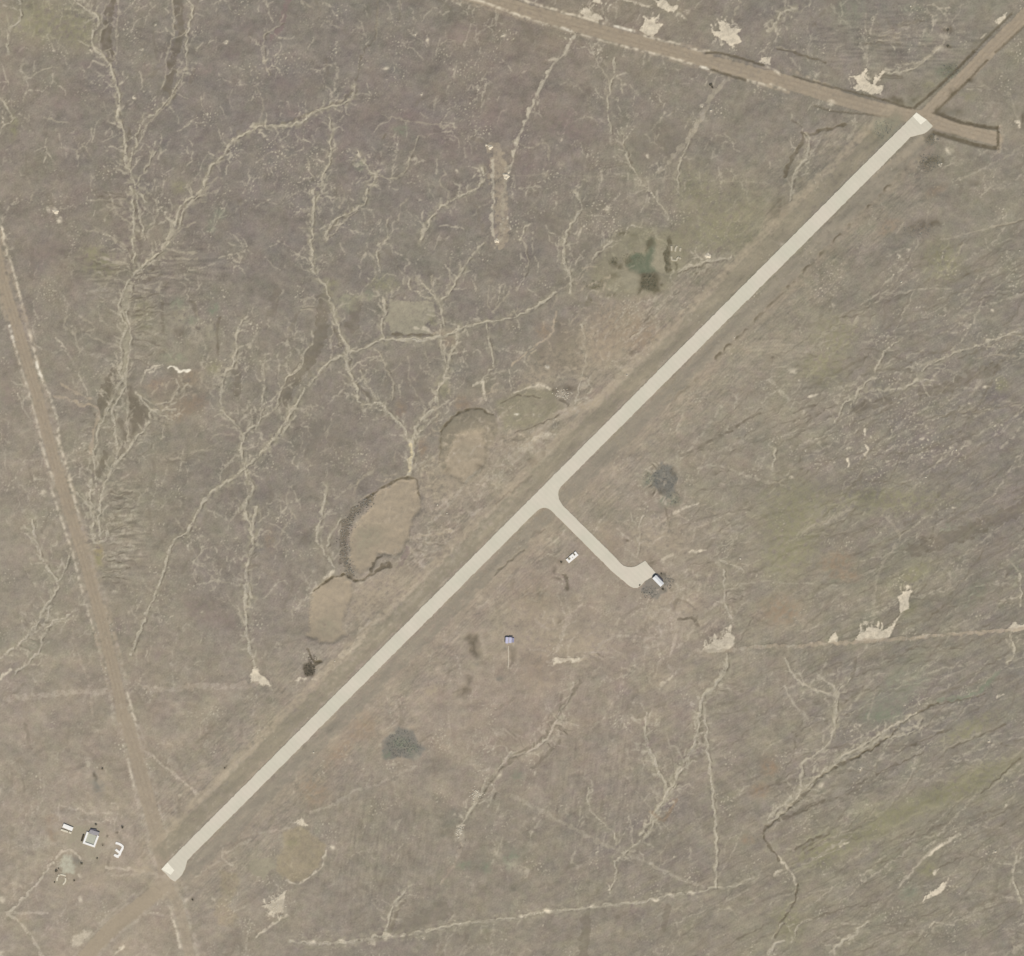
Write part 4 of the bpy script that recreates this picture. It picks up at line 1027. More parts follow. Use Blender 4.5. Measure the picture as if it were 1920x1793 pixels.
M = dict(white=mat('whitewash', (.74, .70, .62), .7, .07, .5), roofwhite=mat('white_roof', (.62, .61, .57), .5, .05, .4),
         wallgrey=mat('grey_wall', (.42, .41, .38), .8, .08), dark=mat('dark_opening', (.05, .05, .05), .6),
         bluegrey=mat('blue_grey_roof', alb(160, 156, 158), .6, .08), courtyard=mat('pale_floor', alb(184, 184, 168), .9, .08),
         lilac=mat('lilac_roof', alb(196, 194, 216), .5, .06), edge_shade=mat('dark_edge_shade', (.12, .11, .12), .6, .1),  # near-black for the blocks that stand in for building shade
         worn=mat('worn_whitewash', alb(214, 205, 184), .9, .12, .8), ruin=mat('weathered_stone', alb(190, 181, 160), .9, .15, .8),
         heap=mat('pale_spoil', alb(218, 206, 184), 1, .14, .5, bump_h=.3), rock=mat('pale_rock', alb(205, 196, 178), .9, .15, 1.0),
         leaf=mat('dark_leaf', island=((.09, .08, .055), (.20, .175, .12)), rough=.8), stem=mat('shrub_stem', (.10, .07, .045)),
         scrub=mat('scrub_leaf', island=((.15, .152, .135), (.30, .295, .255)), rough=.9),
         rubble=mat('rubble_stone', island=((.12, .105, .08), (.30, .27, .215)), rough=.95), wall_shade=mat('dark_shade', (.07, .055, .035), .9, .2))  # last entry: dark brown of the bars in place of wall shade
def strip_mat():
    m = mat('pale_gravel', alb(211, 204, 188), .95, .035, .05, bump_h=.0); t = m.node_tree
    # transverse paving lifts, a few metres each, barely different from each other
    b = t.nodes['Principled BSDF']; src = b.inputs['Base Color'].links[0].from_socket
    tc = t.nodes.new('ShaderNodeTexCoord'); mp = t.nodes.new('ShaderNodeMapping'); mp.inputs['Rotation'].default_value = (0, 0, math.radians(-45))
    wv = t.nodes.new('ShaderNodeTexWave'); wv.wave_type = 'BANDS'; wv.inputs['Scale'].default_value = .055; wv.inputs['Distortion'].default_value = .6
    t.links.new(tc.outputs['Object'], mp.inputs[0]); t.links.new(mp.outputs[0], wv.inputs['Vector'])
    n2 = t.nodes.new('ShaderNodeTexNoise'); n2.inputs['Scale'].default_value = .02; n2.inputs['Detail'].default_value = 6; t.links.new(mp.outputs[0], n2.inputs['Vector'])
    rp = t.nodes.new('ShaderNodeValToRGB'); e = rp.color_ramp.elements
    e[0].position = .35; e[0].color = (.955, .975, .945, 1); e[1].position = .65; e[1].color = (1.03, 1.005, .995, 1); t.links.new(n2.outputs['Fac'], rp.inputs[0])
    mr = t.nodes.new('ShaderNodeMapRange'); mr.inputs['To Min'].default_value = .985; mr.inputs['To Max'].default_value = 1.015; t.links.new(wv.outputs['Fac'], mr.inputs['Value'])
    x1 = t.nodes.new('ShaderNodeMix'); x1.data_type = 'RGBA'; x1.blend_type = 'MULTIPLY'; x1.inputs['Factor'].default_value = 1
    x2 = t.nodes.new('ShaderNodeMix'); x2.data_type = 'RGBA'; x2.blend_type = 'MULTIPLY'; x2.inputs['Factor'].default_value = 1
    t.links.new(src, x1.inputs['A']); t.links.new(rp.outputs[0], x1.inputs['B']); t.links.new(x1.outputs['Result'], x2.inputs['A']); t.links.new(mr.outputs[0], x2.inputs['B'])
    t.links.new(x2.outputs['Result'], b.inputs['Base Color']); return m
M_strip = strip_mat(); M_mark = mat('marking_paint', alb(240, 234, 216), .8, .05, .3)

# ---------------------------------------------------------------- helpers
def tag(o, label, cat, group=None, kind=None):
    o['label'] = label; o['category'] = cat
    if group: o['group'] = group
    if kind: o['kind'] = kind
    return o
def thing(name, label, cat, loc=(0, 0, 0), rz=0, group=None):
    o = bpy.data.objects.new(name, None); C.objects.link(o); o.location = loc; o.rotation_euler = (0, 0, rz); o.empty_display_size = 2
    return tag(o, label, cat, group)
class MB:
    def __init__(s): s.v, s.f = [], []
    def add(s, v, f): k = len(s.v); s.v += [tuple(p) for p in v]; s.f += [[i+k for i in q] for q in f]; return s
    def prism(s, pts, z0, z1, top=1.0):
        n = len(pts); A = sum(pts[i][0]*pts[(i+1) % n][1]-pts[(i+1) % n][0]*pts[i][1] for i in range(n))
        if A < 0: pts = pts[::-1]
        cx = sum(p[0] for p in pts)/n; cy = sum(p[1] for p in pts)/n
        v = [(x, y, z0) for x, y in pts]+[(cx+(x-cx)*top, cy+(y-cy)*top, z1) for x, y in pts]
        return s.add(v, [list(range(n))[::-1], list(range(n, 2*n))]+[[i, (i+1) % n, n+(i+1) % n, n+i] for i in range(n)])
    def box(s, x0, x1, y0, y1, z0, z1): return s.prism([(x0, y0), (x1, y0), (x1, y1), (x0, y1)], z0, z1)
    def bar(s, a, b, wd, z0, z1, ext=0):
        a, b = Vector(a), Vector(b); d = (b-a).normalized(); n = Vector((-d.y, d.x))*wd/2; a = a-d*ext; b = b+d*ext
        return s.prism([tuple(a-n), tuple(b-n), tuple(b+n), tuple(a+n)], z0, z1)
    def gable(s, x0, x1, y0, y1, z, rise, th=.12):
        ym = (y0+y1)/2
        for q in (y0, y1):
            v = [(x0, q, z), (x1, q, z), (x1, ym, z+rise), (x0, ym, z+rise)]; v += [(a, b, c+th) for a, b, c in v]
            f = [[0, 1, 2, 3], [7, 6, 5, 4], [0, 4, 5, 1], [1, 5, 6, 2], [2, 6, 7, 3], [3, 7, 4, 0]]
            s.add(v, f)
        return s
    def build(s, name, m, parent=None, bevel=0):
        me = bpy.data.meshes.new(name); me.from_pydata(s.v, [], s.f); me.materials.append(m)
        b = bmesh.new(); b.from_mesh(me); bmesh.ops.recalc_face_normals(b, faces=b.faces)
        if bevel: bmesh.ops.bevel(b, geom=list(b.edges), offset=bevel, segments=1, affect='EDGES')
        b.to_mesh(me); b.free()
        o = bpy.data.objects.new(name, me); C.objects.link(o)
        if parent: o.parent = parent
        return o
def hz(px, py):
    i = min(NX-1, max(0, round((px+MG)/STEP))); j = min(NY-1, max(0, round((py+MG)/STEP))); return float(H[j, i])

# ---------------------------------------------------------------- the ground, one sheet out to the horizon
def grid_mesh(name, verts, cols, quads):
    me = bpy.data.meshes.new(name); me.vertices.add(len(verts)); me.vertices.foreach_set('co', verts.astype(np.float32).ravel())
    nq = len(quads); me.loops.add(nq*4); me.loops.foreach_set('vertex_index', quads.astype(np.int32).ravel())
    me.polygons.add(nq); me.polygons.foreach_set('loop_start', np.arange(0, nq*4, 4, dtype=np.int32))
    try: me.polygons.foreach_set('loop_total', np.full(nq, 4, dtype=np.int32))
    except Exception: pass
    me.polygons.foreach_set('use_smooth', np.ones(nq, bool)); me.update(calc_edges=True)
    a = me.attributes.new('soil', 'FLOAT_COLOR', 'POINT'); c4 = np.ones((len(verts), 4), np.float32); c4[:, :3] = cols; a.data.foreach_set('color', c4.ravel())
    me.materials.append(M_soil); o = bpy.data.objects.new(name, me); C.objects.link(o); return o
VX = (X-CXP)*S; VY = (CYP-Y)*S
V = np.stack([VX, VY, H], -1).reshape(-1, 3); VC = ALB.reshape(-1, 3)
idx = np.arange(NX*NY).reshape(NY, NX)
Q = np.stack([idx[1:, :-1], idx[1:, 1:], idx[:-1, 1:], idx[:-1, :-1]], -1).reshape(-1, 4)
ring = np.concatenate([idx[0, :-1], idx[:-1, -1], idx[-1, :0:-1], idx[:0:-1, 0]]); prev = ring; RC = np.stack([np.convolve(np.r_[VC[ring, k][-60:], VC[ring, k], VC[ring, k][:60]], np.ones(121)/121, 'valid') for k in range(3)], 1); ev, ec, eq = [], [], []; base = len(V)
for k, s in enumerate((1.006, 1.04, 1.12, 1.3, 1.8, 3, 6, 14, 30)):
    p = V[ring]*np.array([s, s, 0]); p[:, 2] = -2*(s > 2); mixc = min(1, .3+.2*k)
    c = RC*(1-mixc)+np.array(alb(150, 141, 124))*mixc*(1+.05*np.sin(np.arange(len(ring))/37.+k*1.7)*np.sin(np.arange(len(ring))/91.+k))[:, None]; ids = base+k*len(ring)+np.arange(len(ring))
    ev.append(p); ec.append(c); eq.append(np.stack([prev, ids, np.roll(ids, -1), np.roll(prev, -1)], -1)[:, ::-1]); prev = ids
GV, GC, GQ = np.vstack([V]+ev), np.vstack([VC]+ec), np.vstack([Q]+eq)
e0 = GV[GQ[-1]]; 
if np.cross(e0[1]-e0[0], e0[2]-e0[0])[2] < 0: GQ[len(Q):] = GQ[len(Q):, ::-1]
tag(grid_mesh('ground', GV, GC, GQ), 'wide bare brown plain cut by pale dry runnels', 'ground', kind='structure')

def overlay(key, name, label, cat, lift=.06, th=.45):
    m = cls[key]; cell = np.maximum(np.maximum(m[1:, :-1], m[1:, 1:]), np.maximum(m[:-1, 1:], m[:-1, :-1])) > th
    q = Q[cell.ravel()]; u, inv = np.unique(q, return_inverse=True); v = V[u]+np.array([0, 0, lift])
    tag(grid_mesh(name, v, VC[u], inv.reshape(-1, 4)), label, cat, kind='structure')
LAYERS = [
 ('gully_west', 'gully', 'long pale dry gully running down the western side of the plain', 'gully'),
 ('gully_northwest', 'gully', 'pale dry gully slanting in from the upper middle to the western gully', 'gully'),
 ('gully_center', 'gully', 'pale forked gully whose two arms meet above the middle pit', 'gully'),
 ('gully_southwest', 'gully', 'pale straight gully ending in white sand above the lower runway', 'gully'),
 ('gully_south', 'gully', 'rubbly pale gully south of the runway passing the grey scrub patch', 'gully'),
 ('gully_southeast', 'gully', 'thin reddish gully slanting beside the straight southern path', 'gully'),
 ('pit_upper', 'borrow_pit', 'shallow tan pit with olive rim, highest of the three beside the runway', 'pit'),
 ('pit_middle', 'borrow_pit', 'largest tan pit with dark stony western rim beside the runway', 'pit'),
 ('pit_lower', 'borrow_pit', 'small tan oval pit, lowest of the three beside the runway', 'pit'),
 ('marsh', 'marsh', 'dark green wet hollow north of the runway', 'marsh'),
 ('trench_a', 'trench', 'long dark brown dug trench west of the small lilac hut', 'trench'),
 ('trench_b', 'trench', 'ragged dark trench below the long brown one', 'trench'),
 ('path_north', 'path', 'straight pale path running down from the northern dirt road', 'path'),
 ('path_heaps', 'path', 'faint straight path between the two bright spoil heaps', 'path'),
 ('path_long', 'path', 'long pale winding path crossing the western plain', 'path'),
 ('path_south', 'path', 'pale path with white sand spots along the southern edge', 'path'),
 ('path_east', 'path', 'straight pale path running south to the southern path', 'path'),
 ('path_fence', 'path', 'thin tan path running east past the white sand patches', 'path'),
 ('path_camp', 'path', 'narrow pale path leading southwest from the white houses', 'path'),
 ('road_north', 'dirt_road', 'wide brown dirt road with white berms across the north', 'road'),
 ('road_northeast', 'dirt_road', 'brown dirt road with dark ditches leaving the northeast runway end', 'road'),
 ('road_stub', 'dirt_road', 'short dead-end brown embankment east of the northeast runway end', 'road'),
 ('road_west', 'dirt_road', 'long brown dirt road with pale berms down the western edge', 'road'),
 ('road_southwest', 'dirt_road', 'tan dirt road leaving the southwest corner below the runway end', 'road'),
 ('sand_star', 'sand_patch', 'star-shaped pale sand beside the northern dirt road', 'sand'),
 ('sand_leaf', 'sand_patch', 'spiky leaf-shaped pale sand right of the star-shaped one', 'sand'),
 ('sand_top', 'sand_patch', 'pale sand touching the top edge above the star', 'sand'),
 ('sand_edge', 'sand_patch', 'small pale sand cut by the top edge near the road', 'sand'),
 ('sand_verge', 'sand_patch', 'ragged pale sand joined to the northern verge of the dirt road', 'sand'),
 ('sand_antler', 'sand_patch', 'antler-shaped pale sand left of the northeast runway end', 'sand'),
 ('sand_fish', 'sand_patch', 'broad pale sand with a curved tail on the eastern path', 'sand'),
 ('sand_oval', 'sand_patch', 'oval white sand just above the broad tailed one', 'sand'),
 ('sand_triangle', 'sand_patch', 'small triangular pale sand on the eastern path', 'sand'),
 ('sand_east', 'sand_patch', 'pale sand at the right edge beside the eastern path', 'sand'),
 ('sand_middle', 'sand_patch', 'wedge of pale pink sand at the western end of the eastern path', 'sand'),
 ('sand_bar', 'sand_patch', 'flat bar of pale sand south of the apron', 'sand'),
 ('sand_sliver', 'sand_patch', 'slender white sand sliver in the southeast corner', 'sand'),
 ('sand_splash', 'sand_patch', 'splashed pale sand below the yellow vegetation patch', 'sand'),
 ('sand_southwest', 'sand_patch', 'white sand fan at the foot of the straight gully', 'sand')]
for i, a in enumerate(LAYERS): overlay(*a, lift=.06+.004*i)

# ---------------------------------------------------------------- airstrip
def P(pts): return [W(*p) for p in pts]
RW = [(302.2, 1630), (314, 1617), (1608.3, 320), (1706, 223), (1718.3, 210.8), (1738, 225), (1749, 236.5), (1742, 244), (1733, 250.5), (1721, 253.5), (1707, 257), (1700, 264.8), (1645, 320),
      (1059.4, 904.9), (1000, 964.7), (398.6, 1566), (351.5, 1613), (349, 1622), (346.8, 1630), (342, 1639.5), (336, 1646.5), (328.5, 1653.2), (322, 1650)]
def ragged(pts, amp=.3):
    out = []
    for a, b in zip(pts, pts[1:]+pts[:1]):
        a, b = np.array(a), np.array(b); L0 = np.hypot(*(b-a)); n = max(1, int(L0/5)); d = (b-a)/L0; nn = np.array([-d[1], d[0]]); out.append(tuple(a))
        out += [tuple(a+(b-a)*k/n+nn*random.gauss(0, amp)) for k in range(1, n)]
    return out
rw = MB().prism(P(ragged(RW)), -.5, .50).build('runway', M_strip); tag(rw, 'long straight pale gravel runway crossing the plain diagonally', 'runway', kind='structure')
MB().prism(P([(302.8, 1629.8), (314.2, 1617.6), (327.0, 1632), (320.2, 1640.4)]),   .45, .52).build('threshold_marking', M_mark, rw)
MB().prism(P([(1717.8, 211.8), (1737.5, 224.8), (1726.5, 234.0), (1711.4, 218.4)]),   .45, .52).build('threshold_marking', M_mark, rw)
TX = [(1059.8, 904.4), (1052, 912), (1047.5, 920), (1046.7, 927), (1048, 936), (1054.7, 947.5), (1156, 1047.5), (1161, 1053.5), (1168.5, 1060.4), (1176.6, 1063.2), (1184, 1063.6), (1191, 1062.3), (1200, 1057.5),
      (1209.4, 1051.5), (1229.5, 1074), (1222, 1082.5), (1209, 1090), (1202, 1098), (1195.3, 1102.6), (1188, 1102.6), (1181, 1099.5), (1148.4, 1072.5), (1073.4, 997.5), (1039, 963), (1033, 957.2),
      (1028, 954), (1023, 952.4), (1018.7, 952.3), (1013, 954), (1007, 958.2), (1000.2, 964.7), (998, 962), (1056, 904)]
TX = [TX[-1-i] for i in range(len(TX))]
tx = MB().prism(P(ragged(TX, .22)), -.5, .48).build('taxiway', M_strip)
tag(tx, 'pale taxiway with rounded corners leading to a small apron', 'taxiway', kind='structure')

# ---------------------------------------------------------------- buildings
def oriented(px, py, dx, dy): return (*W(px, py), 0), math.atan2(-dy, dx)
loc, rz = oriented(1234, 1089.2, 15.6, 16.0)
t = thing('aircraft_shed', 'long white roofed shed on dark gravel at the end of the apron', 'shed', loc, rz)
MB().box(-7.2, 7.2, -2.9, 2.9, -.5, 3.4).build('wall', M['wallgrey'], t)
rf = MB().gable(-7.7, 7.7, -3.3, 3.3, 3.4, .9).build('roof', M['roofwhite'], t)
mb = MB()
for y in (-2.0, 0, 2.0): mb.box(-7.28, -7.2, y-.85, y+.85, 0, 2.8)
mb.build('door', M['dark'], t)
for x in (-4.5, -1.5, 1.5, 4.5): MB().box(x-.6, x+.6, -2.97, -2.9, 1.3, 2.4).build('window', M['dark'], t)
MB().box(-6.8, 4.0, 3.3, 5.1, -.3, 1.9).build('side_block', M['edge_shade'], t)  # dark block added for the shade along the shed's northeast side

loc, rz = oriented(1072.8, 1045.2, 16.5, -14)
t = thing('white_hut', 'white flat roofed hut standing alone southwest of the taxiway', 'hut', loc, rz)
MB().box(-8.2, 8.2, -3.1, 3.1, -.5, 2.0).build('wall', M['worn'], t); t.scale.z = .62
mb = MB(); mb.box(-8.3, 8.3, -3.2, -.5, 2.0, 2.25); mb.box(-2.6, 3.6, -.45, 3.2, 2.0, 2.35); mb.box(-8.3, -5.6, -.45, 3.2, 2.0, 2.25); mb.box(5.6, 8.3, -.45, 3.2, 2.0, 2.22)
mb.build('roof', M['white'], t)
MB().box(-5.55, -2.65, -.2, 2.6, 2.0, 2.1).build('roof_hatch', mat('hatch_felt', alb(150, 143, 126), .9), t)
MB().box(3.65, 5.55, -.2, 2.9, 2.0, 2.12).build('roof_hatch', mat('hatch_tar', alb(118, 110, 94), .9), t)
MB().box(-.4, 1.0, -1.0, .3, 2.26, 2.5).build('roof_vent', mat('vent_metal', alb(196, 190, 172), .7), t)
MB().box(-.7, .7, -3.17, -3.1, 0, 1.8).build('door', M['dark'], t)

loc, rz = oriented(953.8, 1200.6, 1, .06)
t = thing('lilac_hut', 'small lilac roofed hut with dark edges above a thin pipe line', 'hut', loc, rz)
MB().box(-4.2, 4.0, -3.6, 3.6, -.5, 2.3).build('wall', M['wallgrey'], t)
MB().box(-4.0, -.55, -4.2, 4.0, 2.3, 2.5).build('roof', M['lilac'], t)
MB().box(.55, 3.6, -3.2, 4.0, 2.3, 2.55).build('roof', M['lilac'], t)
MB().box(-.5, .5, -3.5, 3.9, 2.3, 2.4).build('roof_gutter', mat('gutter', alb(176, 172, 170), .7), t)
MB().box(-5.2, -4.25, -2.8, 3.6, -.3, 1.7).build('hut_shade', M['edge_shade'], t); MB().box(.2, 5.0, 4.05, 5.2, -.3, 1.7).build('hut_shade', M['edge_shade'], t)  # dark blocks standing in for shadow round the hut's edges
MB().box(4.1, 7.0, -2.6, 3.4, -.3, 1.4).build('side_block', mat('lean_roof', alb(150, 148, 172), .7), t)

# white walled house in the yard (walls round a pale floor, grey roof over its north end)
t = thing('white_walled_house', 'white walled roofless yard house with a grey roof over its north end', 'house', (*W(170, 1573), 0))
def L(px, py): x, y = W(px, py); x0, y0 = W(170, 1573); return (x-x0, y-y0)
A, B, D, E = L(164, 1561.5), L(157.4, 1580.2), L(176.6, 1586.8), L(183.6, 1568.5)
MB().prism([A, B, D, E], -.5, .25).build('floor', M['courtyard'], t)
mb = MB(); wdt = 2.5
mb.bar(A, B, wdt, -.5, 1.4, wdt/2); mb.bar((B[0]+1.2, B[1]-.4), (D[0]-1.2, D[1]+.4), wdt, -.5, 1.39); mb.bar(D, E, wdt, -.5, 1.41, wdt/2)
mb.build('wall', M['white'], t)
MB().prism([L(166.5, 1561), L(170, 1555.5), L(187, 1560.5), L(184.5, 1566.2), L(176, 1566.0)], -.5, 1.9).build('roof', M['bluegrey'], t)
MB().prism([L(169.5, 1555.6), L(170.3, 1553.8), L(181.5, 1555.4), L(181.0, 1557.4)], -.5, 1.5).build('north_shade', M['edge_shade'], t)  # dark block standing in for the shadow line north of the grey roof
for q in (.3, .65):
    mbw = MB()
    p = (B[0]+(D[0]-B[0])*q, B[1]+(D[1]-B[1])*q); d = Vector((D[0]-B[0], D[1]-B[1])).normalized(); n = Vector((d.y, -d.x))
    c = Vector(p)+n*(wdt/2); mbw.bar(tuple(c-d*.5), tuple(c+d*.5), 0.1, .4, 1.1); mbw.build('window', M['dark'], t)
t2 = thing('west_shade', 'low dark bars standing in for shade along the west wall of the white walled house', 'wall_shade', (*W(154.6, 1571), 0))  # dark bars added in place of the shadow by the west wall
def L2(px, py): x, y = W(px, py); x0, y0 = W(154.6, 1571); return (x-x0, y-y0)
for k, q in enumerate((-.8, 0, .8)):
    MB().bar((L2(157, 1565)[0]+q, L2(157, 1565)[1]), (L2(153.2, 1577.5)[0]+q, L2(153.2, 1577.5)[1]), .7, -.2, .8+.5*(k == 1)).build('shade_bar', M['wall_shade'], t2)

# three long white sheds side by side
def shed(px0, py0, px1, py1, wd, h, label, m):
    a, b = Vector(W(px0, py0)), Vector(W(px1, py1)); c = (a+b)/2; ln = (b-a).length
    t = thing('long_shed', label, 'shed', (c.x, c.y, 0), math.atan2(b.y-a.y, b.x-a.x), 'long white sheds in a row')
    MB().box(-ln/2+.2, ln/2-.2, -wd/2+.15, wd/2-.15, -.5, h).build('wall', M['wallgrey'], t)
    MB().gable(-ln/2, ln/2, -wd/2, wd/2, h, .08).build('roof', m, t)
    MB().box(ln/2-.2, ln/2-.12, -.5, .5, 0, h-.15).build('door', M['dark'], t)
shed(118.5, 1547.6, 136.6, 1555.0, 5.2, 1.5, 'widest of three white sheds, nearest the brown loop track', M['white'])
shed(114.2, 1555.6, 127.6, 1560.0, 2.5, 1.0, 'narrow dull white shed, southernmost of the three', M['worn'])
shed(129.2, 1560.4, 134.2, 1562.2, 2.6, 1.0, 'shortest white shed, at the east end of the narrow one', M['worn'])

# the white figure 3, raised blocks
def figure(name, label, cat, strokes, m, wd, h, org):
    x0, y0 = W(*org); mb = MB()
    for k, st in enumerate(strokes):
        v = [Vector(W(*p))-Vector((x0, y0)) for p in st]; n = len(v); Lf, Rt = [], []
        for i in range(n):
            d = (v[min(n-1, i+1)]-v[max(0, i-1)]).normalized(); q = Vector((-d.y, d.x))*wd/2
            e = -d*wd*.25 if i == 0 else (d*wd*.25 if i == n-1 else Vector((0, 0))); Lf.append(v[i]+q+e); Rt.append(v[i]-q+e)
        mb.prism([tuple(p) for p in Lf+Rt[::-1]], -.3, h+.004*k)
    o = mb.build(name, m); o.location = (x0, y0, 0); return tag(o, label, cat)
def q2p(u, v): return (145+u/19.2, 1535+v/19.2)
figure('number_marker', 'white block marker in the shape of a 3 beside the western road', 'marker',
       [[q2p(1400, 880), q2p(1490, 905), q2p(1580, 950), q2p(1640, 1010), q2p(1630, 1070), q2p(1570, 1170), q2p(1545, 1230), q2p(1525, 1300), q2p(1460, 1350), q2p(1360, 1320)],
        [q2p(1395, 1125), q2p(1450, 1170), q2p(1525, 1235)], [q2p(1345, 1310), q2p(1420, 1365), q2p(1475, 1375)]], M['white'], 3.0, .6, (221, 1593))
def q3p(u, v): return (90+u/32, 1620+v/32)
def ruin(name, label, cat, part, strokes, m, wd, h, org):
    t = thing(name, label, cat, (*W(*org), 0))
    for st in strokes:
        o = figure(part, label, cat, [st], m, wd, h, org); o.location = (0, 0, 0); o.parent = t; del o['label']; del o['category']
ruin('broken_ring', 'broken whitewashed stone ring on pale gravel south of the white houses', 'stone ring', 'stone_row',
       [[q3p(540, 1000), q3p(545, 880), q3p(590, 790)], [q3p(620, 720), q3p(680, 660)], [q3p(760, 640), q3p(860, 660), q3p(1000, 690), q3p(1050, 720)],
        [q3p(1050, 870), q3p(1060, 980), q3p(1030, 1090), q3p(950, 1180), q3p(920, 1230)]], M['worn'], 2.0, .5, (116, 1647))
def q7p(u, v): return (1245+u/32.6, 445+v/32.6)
ruin('ruined_foundation', 'broken pale stone foundation beside the dark green hollow', 'ruin', 'wall',
       [[q7p(460, 560), q7p(465, 820)], [q7p(790, 560), q7p(700, 680), q7p(690, 850)], [q7p(1010, 680), q7p(980, 840)], [q7p(450, 1200), q7p(480, 1390), q7p(600, 1420), q7p(770, 1420), q7p(800, 1310), q7p(890, 1230)],
        [q7p(950, 1270), q7p(1000, 1320)]], M['ruin'], 2.4, .8, (1267, 475))
o = MB().bar((0, 0), (-.5, -28), .7, .02, .45).build('pipe', M['worn']); o.location = (*W(953.6, 1211), 0); tag(o, 'thin pale pipe running south from the lilac hut', 'pipe')

# ---------------------------------------------------------------- heaps, rocks, shrubs
def heap(px, py, r, h, label, squash=1, ang=0, ringed=False):
    x, y = W(px, py); mb = MB(); n, R = 20, 6; v = []; ph = random.random()*6
    for k in range(R):
        q = k/(R-1)
        for i in range(n):
            a = 2*math.pi*i/n; rr = r*q*(1+.16*math.sin(3*a+ph)+.10*math.sin(5*a+2*ph)+random.uniform(-.06, .06))
            z = h*(math.sin(math.pi*q)**1.2 if ringed else (1-q)**1.1*(1+.25*math.sin(2*a+ph)*q*2))+random.uniform(-.05, .05)*h
            u, w_ = rr*math.cos(a), rr*math.sin(a)*squash
            v.append((u*math.cos(ang)-w_*math.sin(ang), u*math.sin(ang)+w_*math.cos(ang), z if k < R-1 else -.25))
    f = [[k*n+i, k*n+(i+1) % n, (k+1)*n+(i+1) % n, (k+1)*n+i] for k in range(R-1) for i in range(n)]
    o = mb.add(v, f).build('spoil_heap', M['heap']); o.location = (x, y, hz(px, py)); tag(o, label, 'heap', 'spoil heaps of bare pale earth')
heap(919.5, 276, 3.4, 1.5, 'bright round spoil heap at the north end of the heap path')
heap(912, 272.5, 1.9, .8, 'little spoil heap touching the northern round heap')
heap(949, 331, 4.6, .9, 'ring-shaped low spoil heap east of the heap path', ringed=True)
heap(953.5, 323.5, 1.6, .8, 'small spoil heap above the ring-shaped one')
heap(931.5, 451.5, 3.6, 1.6, 'bright round spoil heap at the south end of the heap path')
heap(1327, 480, 4.6, 1.4, 'pale pink spoil heap on the path beside the upper runway', .8)
heap(104, 397, 4.6, 1.0, 'pale spoil heap on the far western plain', .7, -.4)
def rock_verts(r):
    b = bmesh.new(); bmesh.ops.create_icosphere(b, subdivisions=1, radius=r)
    sx, sy, sz = random.uniform(.8, 1.4), random.uniform(.7, 1.1), random.uniform(.45, .8)
    v = [(p.co.x*sx*random.uniform(.8, 1.2), p.co.y*sy*random.uniform(.8, 1.2), p.co.z*sz) for p in b.verts]; f = [[q.index for q in g.verts] for g in b.faces]; b.free(); return v, f
proto = None
for (px, py) in ((292, 46.5), (266, 94), (424, 80.5), (430.5, 123), (252, 183), (791, 177), (778.5, 65), (800, 74), (943.5, 66.5), (1333, 207), (1316.5, 200), (1707.5, 12), (1175.5, 703.5), (1377, 633), (1555, 206.5),
                 (1765, 307), (1690, 529), (1685, 483.5), (1697, 1322.5), (1736, 895), (1793, 844), (1510, 845.5), (793, 1759), (1613, 1443), (1912, 470), (1388, 1048), (820, 947), (838, 963), (588, 1411), (1866.5, 1597), (1854, 1390), (628, 1240)):
    if proto is None: o = proto = MB().add(*rock_verts(1.3)).build('boulder', M['rock'])
    else: o = proto.copy(); C.objects.link(o)
    s = random.uniform(.8, 1.25); o.scale = (s, s, s); o.rotation_euler = (0, 0, random.uniform(0, 6.28)); o.location = (*W(px, py), hz(px, py)+.25)
    tag(o, 'small pale boulder lying alone on the open plain', 'boulder', 'pale boulders scattered over the plain')
mb = MB(); rim = np.array([(500, 640), (470, 665), (440, 690), (400, 730), (370, 760), (350, 800), (345, 850), (335, 900), (340, 950), (345, 1000), (355, 1050), (380, 1100)])/3.26+np.array([540, 740])
for k in range(430):
    i = random.random()*(len(rim)-1); a = rim[int(i)]+(rim[min(len(rim)-1, int(i)+1)]-rim[int(i)])*(i % 1); px, py = a+np.array([random.gauss(3, 6), random.gauss(0, 4)])
    v, f = rock_verts(random.uniform(.3, 1.0)); x, y = W(px, py); z = hz(px, py); mb.add([(p[0]+x, p[1]+y, p[2]+z+.15) for p in v], f)
tag(mb.build('rubble', M['rubble']), 'dark and pale rubble along the western rim of the largest pit', 'rubble', kind='stuff')
mb = MB()
for (cx, cy, sx, sy, n) in ((861.5, 1561, 6, 9, 70), (894, 1489, 12, 9, 90), (517, 1700, 14, 14, 60), (1057, 740, 14, 8, 60)):
    for k in range(n):
        px, py = random.gauss(cx, sx*.6), random.gauss(cy, sy*.6); v, f = rock_verts(random.uniform(.3, 1.0)); x, y = W(px, py); z = hz(px, py); mb.add([(p[0]+x, p[1]+y, p[2]+z+.1) for p in v], f)
tag(mb.build('rubble', M['rock']), 'loose pale stones strewn in the southern gully and sand splashes', 'rubble', kind='stuff')

